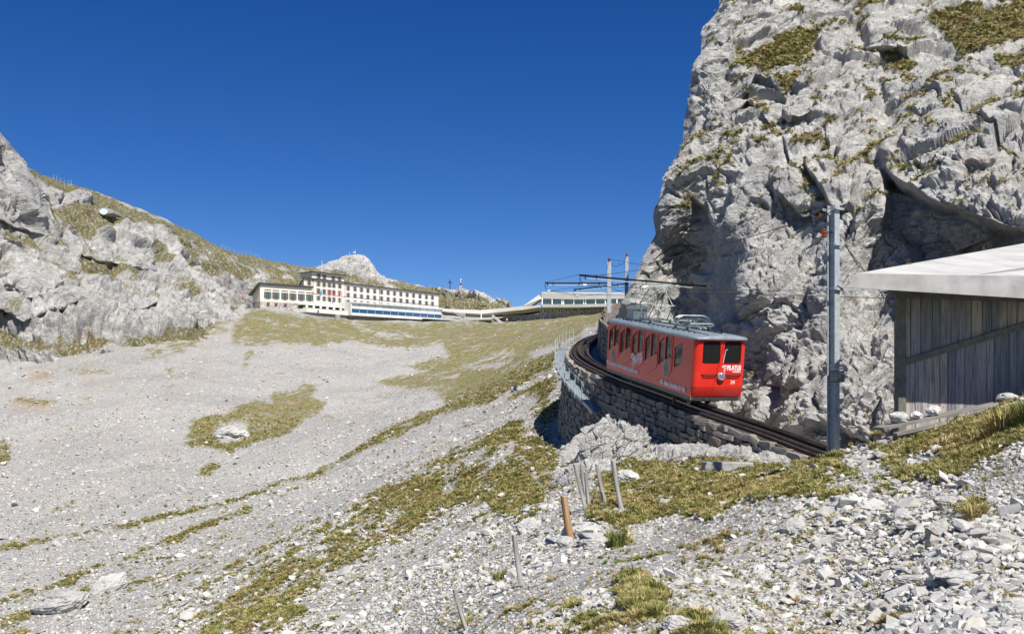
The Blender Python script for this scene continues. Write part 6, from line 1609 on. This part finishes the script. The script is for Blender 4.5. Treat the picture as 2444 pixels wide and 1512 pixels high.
for p in R_: g.bar(p, p - Z1 * 2.0, .05, .05)
for a_, b_ in zip(R_[:-1], R_[1:]): g.bar(a_, b_, .07, .07)
g.build("balcony_railing", MAT['galvanised'], lob)
g = MB(); g.bar(wpix(*LB(762, 590), 431 * K), wpix(*LB(890, 690), 426 * K), .12, .9); g.build("stair", MAT['lobby_white'], lob)
g = MB(); g.bar(wpix(*LB(643, 568), 436 * K), wpix(*LB(643, 625), 436 * K), .4, .4); g.build("column", MAT['lobby_white'], lob)
RB = empty("guest_building", None); tag(RB, "modern white building with a long glass band above rubble stone walls", "building")
d0, d1 = 428, 395
ribbon(RB, "upper_band", 'lobby_white', [LB(1310, 345), LB(1700, 345), LB(2300, 345)], [LB(1310, 403), LB(1700, 410), LB(2300, 402)], (d0, 414, d1), 1, 16)
ribbon(RB, "lower_band", 'lobby_white', [LB(1310, 466), LB(1700, 466), LB(2300, 455)], [LB(1310, 500), LB(1700, 500), LB(2300, 485)], (d0 - 2, 412, d1 - 2), 1, 16)
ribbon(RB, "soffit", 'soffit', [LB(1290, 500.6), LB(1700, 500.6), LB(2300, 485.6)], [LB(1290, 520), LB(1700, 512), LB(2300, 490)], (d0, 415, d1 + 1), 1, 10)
ribbon(RB, "stone_wall", 'rubble', [LB(1290, 512), LB(1700, 508), LB(2300, 488)], [LB(1290, 760), LB(1700, 760), LB(2300, 760)], (d0 + 4, 419, d1 + 5), 1, 10)
ribbon(RB, "roof_trim", 'white_paint', [LB(1310, 333), LB(1510, 334), LB(2300, 338)], [LB(1310, 344), LB(1510, 344), LB(2300, 344.6)], (d0 + 2, 422, d1 + 2), 1, 14)
g = MB(); a_, b_, c_ = (wpix(*LB(1105, 486), 434 * K), wpix(*LB(1278, 362), 430 * K), wpix(*LB(1310, 345), d0 * K)); a2, b2, c2 = (wpix(*LB(1200, 478), 432 * K), wpix(*LB(1308, 404), d0 * K), wpix(*LB(1310, 404), d0 * K)); bk = Vector((0, 12, 0))
g.loft([[a_, a2, a2 + bk, a_ + bk], [b_, b2, b2 + bk, b_ + bk], [c_, c2, c2 + bk, c_ + bk]]); g.build("sloped_end", MAT['lobby_white'], RB)
xs = [1316, 1425, 1533, 1552, 1665, 1772, 1796, 1905, 2012, 2034, 2140, 2250]
for k in range(len(xs) - 1):
    x0, x1 = xs[k] + 3, xs[k + 1] - 3
    if x1 - x0 < 20: continue
    t0 = (x0 - 1310) / 990; t1 = (x1 - 1310) / 990; dd0 = d0 + (d1 - d0) * t0 + 1; dd1 = d0 + (d1 - d0) * t1 + 1
    ribbon(RB, "glass_pane", 'teal_glass', [LB(x0, 404), LB(x1, 404)], [LB(x0, 466), LB(x1, 466)], (dd0, dd1), 1, .2)
for x in xs:
    dd = d0 + (d1 - d0) * (x - 1310) / 990; g = MB(); g.bar(wpix(*LB(x, 402), dd * K - .1), wpix(*LB(x, 467), dd * K - .1), .35, .3); g.build("mullion", MAT['white_paint'], RB)
for k, x in enumerate((1357, 1437, 1517, 1595, 1677, 1757, 1837, 1917, 1998, 2080)):
    y = 552 - k * 3.2; dd = d0 + 4 + (d1 + 1 - d0) * (x - 1290) / 1010; p = wpix(*LB(x, y), dd * K - .2)
    o = place("window", WS4[0], RB, Matrix.Translation(p)); place("window_frame", WS4[1], o)
for k, x in enumerate((1355, 1435, 1513, 1593)):
    dd = d0 + 4 + (d1 + 1 - d0) * (x - 1290) / 1010; p = wpix(*LB(x, 632 - k * 3), dd * K - .2); o = place("window", WS4[0], RB, Matrix.Translation(p)); place("window_frame", WS4[1], o)

# ------------------------------------------------------------------ flags, cross, monument, railings, tunnel window
for x, mat, lab in ((1625, 'flag_blue', "pale blue flag on the pole nearest the annex"), (1810, 'flag_red', "red flag on the middle pole of the hotel terrace"), (2000, 'flag_red', "red flag on the pole nearest the glass gallery")):
    u_, v_ = HB(x, 930); p = wpix(u_, v_, 407 * K); hh = 290 * .118 / FO * 407 * K
    r = empty("flag", Matrix.Translation(p)); tag(r, lab, "flag", "hotel terrace flags")
    g = MB(); g.tube([(0, 0, -1), (0, 0, hh)], .07, 6, .04); g.build("pole", MAT['white_paint'], r)
    g = MB(); n_ = 7; vs_ = []
    for j in range(n_):
        t = j / (n_ - 1); w_ = .15 * math.sin(t * 7)
        vs_ += [(-.06 - 1.0 * t * .7, w_, hh - .1 - t * .9), (-.06 - 1.0 * t * .7, w_, hh - 1.6 - t * .9)]
    g.add(vs_, [(2 * j, 2 * j + 1, 2 * j + 3, 2 * j + 2) for j in range(n_ - 1)]); g.build("cloth", MAT[mat], r)
def ridge(u):
    i = int(np.argmin(np.abs(um - u))); return Vector(MPd[18, i])
p = ridge(1073); k = p.y / FO; r = empty("summit_cross", Matrix.Translation(p)); tag(r, "slender dark iron cross on the grassy knoll", "cross")
g = MB(); g.bar((0, 0, -1), (0, 0, 24 * k), .35, .35); g.build("upright", MAT['black_metal'], r); g = MB(); g.bar((-4.6 * k, 0, 17.5 * k), (4.6 * k, .4, 15.8 * k), .35, .35); g.build("crossbar", MAT['black_metal'], r)
p = ridge(1099); k = p.y / FO; r = empty("monument", Matrix.Translation(p)); tag(r, "white tapered stone monument with a vane beside the iron cross", "monument")
g = MB(); g.loft([[(-a * k, -a * k, z_ * k), (a * k, -a * k, z_ * k), (a * k, a * k, z_ * k), (-a * k, a * k, z_ * k)] for a, z_ in ((6, -6), (4.2, 2), (2.0, 12), (1.8, 12.5))]); g.build("plinth", MAT['rubble'], r)
g = MB(); g.lathe([(1.8 * k, 12.5 * k), (2.2 * k, 16 * k), (.8 * k, 18 * k)], 8); g.build("lantern", MAT['steel_dark'], r); g = MB(); g.bar((0, 0, 17 * k), (0, 0, 28 * k), .15, .15); g.box(-.1, .5, -.05, .05, 26 * k, 28 * k); g.build("vane", MAT['white_paint'], r)
def railing(us, h, label, lift=0.0):
    P_ = [ridge(u) + Z1 * lift for u in us]; o0 = P_[0].copy(); r = empty("railing", Matrix.Translation(o0)); tag(r, label, "railing")
    for p in P_:
        g = MB(); g.bar(p - o0 - Z1 * .6, p - o0 + Z1 * h, .09, .09); g.build("railing_post", MAT['galvanised'], r)
    for f_ in (1.0, .55):
        g = MB()
        for a_, b_ in zip(P_[:-1], P_[1:]): g.bar(a_ - o0 + Z1 * h * f_, b_ - o0 + Z1 * h * f_, .07, .07)
        g.build("rail_bar", MAT['galvanised'], r)
railing(range(1090, 1182, 8), 1.7, "light railing along the path on the cross knoll")
railing(range(528, 626, 10), 1.8, "light metal railing on the ridge path above the annex")
railing(range(126, 172, 9), 1.7, "short railing on the high ridge shoulder")
for u_, lab in ((848, "thin antenna with a vane on the rock dome"), (835, "short plain rod on the rock dome")):
    p = ridge(u_); g = MB(); hh = 2.8 if u_ == 848 else 1.7; g.bar((0, 0, -.5), (0, 0, hh), .12, .12)
    if u_ == 848: g.box(-1.2, .3, -.06, .06, hh * .55, hh * .7); g.bar((-.4, 0, hh), (.4, 0, hh), .1, .1)
    o = g.build("antenna", MAT['white_paint'], None, matrix=Matrix.Translation(p)); tag(o, lab, "antenna")
p = on_mountain(247, 517); k = p.y / FO; r = empty("tunnel_window", Matrix.Translation(p + Vector((0.5, -3.8, 0))) @ Matrix.Diagonal((.8, 1, .62, 1))); tag(r, "round white covered opening framed in concrete on the grassy mountainside", "opening")
g = MB(); g.lathe([(15 * k, 7), (15.5 * k, .1), (13.2 * k, .0), (13.0 * k, .4)], 28, (0, 0, 0), 'y'); g.build("concrete_ring", MAT['concrete'], r, smooth=.5)
g = MB(); g.lathe([(12.9 * k, .5), (12.9 * k, .2), (.2, .12)], 28, (0, 0, 0), 'y'); g.build("white_cover", MAT['blind'], r, smooth=.5)
for s_ in (-1, 1):
    g = MB(); g.hexa([Vector(q) for q in ((s_ * 14 * k, .3, -9 * k), (s_ * 23 * k, 1.2, -5 * k), (s_ * 23 * k, 9, -5 * k), (s_ * 14 * k, 9, -9 * k), (s_ * 14 * k, .3, 9 * k), (s_ * 23 * k, 1.2, 1 * k), (s_ * 23 * k, 9, 1 * k), (s_ * 14 * k, 9, 9 * k))]); g.build("wing_wall", MAT['concrete'], r)
# ------------------------------------------------------------------ people
def person(p, h, jacket, label, sit=False, legs='trousers', rz=0.0):
    me = bpy.data.meshes.new("person")
    if sit: V_ = [(0, 0, .12), (0, 0, .32), (0, 0, .50), (0, -.0, .56), (0, -.02, .64), (.09, -.24, .16), (.10, -.28, -.02), (-.09, -.24, .16), (-.10, -.28, -.02), (.13, 0, .47), (.17, -.10, .30), (.10, -.22, .24), (-.13, 0, .47), (-.17, -.1, .30), (-.1, -.22, .24)]
    else: V_ = [(0, 0, .52), (0, 0, .68), (0, 0, .81), (0, 0, .86), (0, -.01, .94), (.06, 0, .28), (.07, .01, .0), (-.06, .0, .28), (-.07, -.02, .0), (.115, 0, .80), (.14, 0, .64), (.14, -.05, .50), (-.115, 0, .80), (-.14, 0, .64), (-.13, -.05, .50)]
    E_ = [(0, 1), (1, 2), (2, 3), (3, 4), (0, 5), (5, 6), (0, 7), (7, 8), (2, 9), (9, 10), (10, 11), (2, 12), (12, 13), (13, 14)]
    me.from_pydata([Vector(v) * h for v in V_], E_, []); me.materials.append(MAT[legs])
    o = bpy.data.objects.new("person", me); COL.objects.link(o); o.location = p; o.rotation_euler.z = rz
    sk = o.modifiers.new("skin", 'SKIN')
    R_ = [.075, .085, .075, .032, .062, .05, .032, .05, .032, .038, .032, .024, .038, .032, .024]
    for v, r_ in zip(me.skin_vertices[0].data, R_): v.radius = (r_ * h, r_ * h)
    me.skin_vertices[0].data[0].use_root = True
    o.modifiers.new("smooth", 'SUBSURF').render_levels = 1
    tag(o, label, "person")
    zt0 = V_[0][2]; zt1 = V_[2][2]
    g = MB(); g.loft([[(r_ * h * math.cos(a), r_ * h * .8 * math.sin(a), z_ * h) for a in np.linspace(0, 6.283, 11)[:-1]] for r_, z_ in ((.10, zt0 - .04), (.115, zt0 + .1), (.135, zt1 - .03), (.07, zt1 + .03))]); g.build("jacket", MAT[jacket], o, smooth=.8)
    return o
def floor_at(u, v, d): return wpix(u, v, d * K)
person(hit(1222, 936), 1.15, 'jacket_blue', "hiker in a pale blue top sitting on the meadow path", True)
person(hit(1229, 934), 1.15, 'jacket_black', "hiker in black sitting beside the pale blue one", True, 'jacket_black', .6)
person(hit(1238, 932), 1.0, 'jacket_mint', "hiker in mint green sitting a little apart on the path", True)
person(wpix(*HB(1790, 915), 410 * K), 1.75, 'jacket_black', "person in dark clothes standing at the terrace rail by the flags")
person(wpix(*HB(1835, 920), 410 * K), 1.75, 'jacket_white', "person in white standing at the terrace rail by the flags")
person(wpix(579, 716, 400 * K), 1.75, 'jacket_orange', "walker in orange on the path left of the annex")
person(ridge(1140) + Z1 * .1, 1.8, 'flag_red', "walker in red on the knoll path by the railing")
person(wpix(*LB(925, 672), 424 * K), 1.75, 'jacket_white', "visitor in white at the foot of the balcony stair")
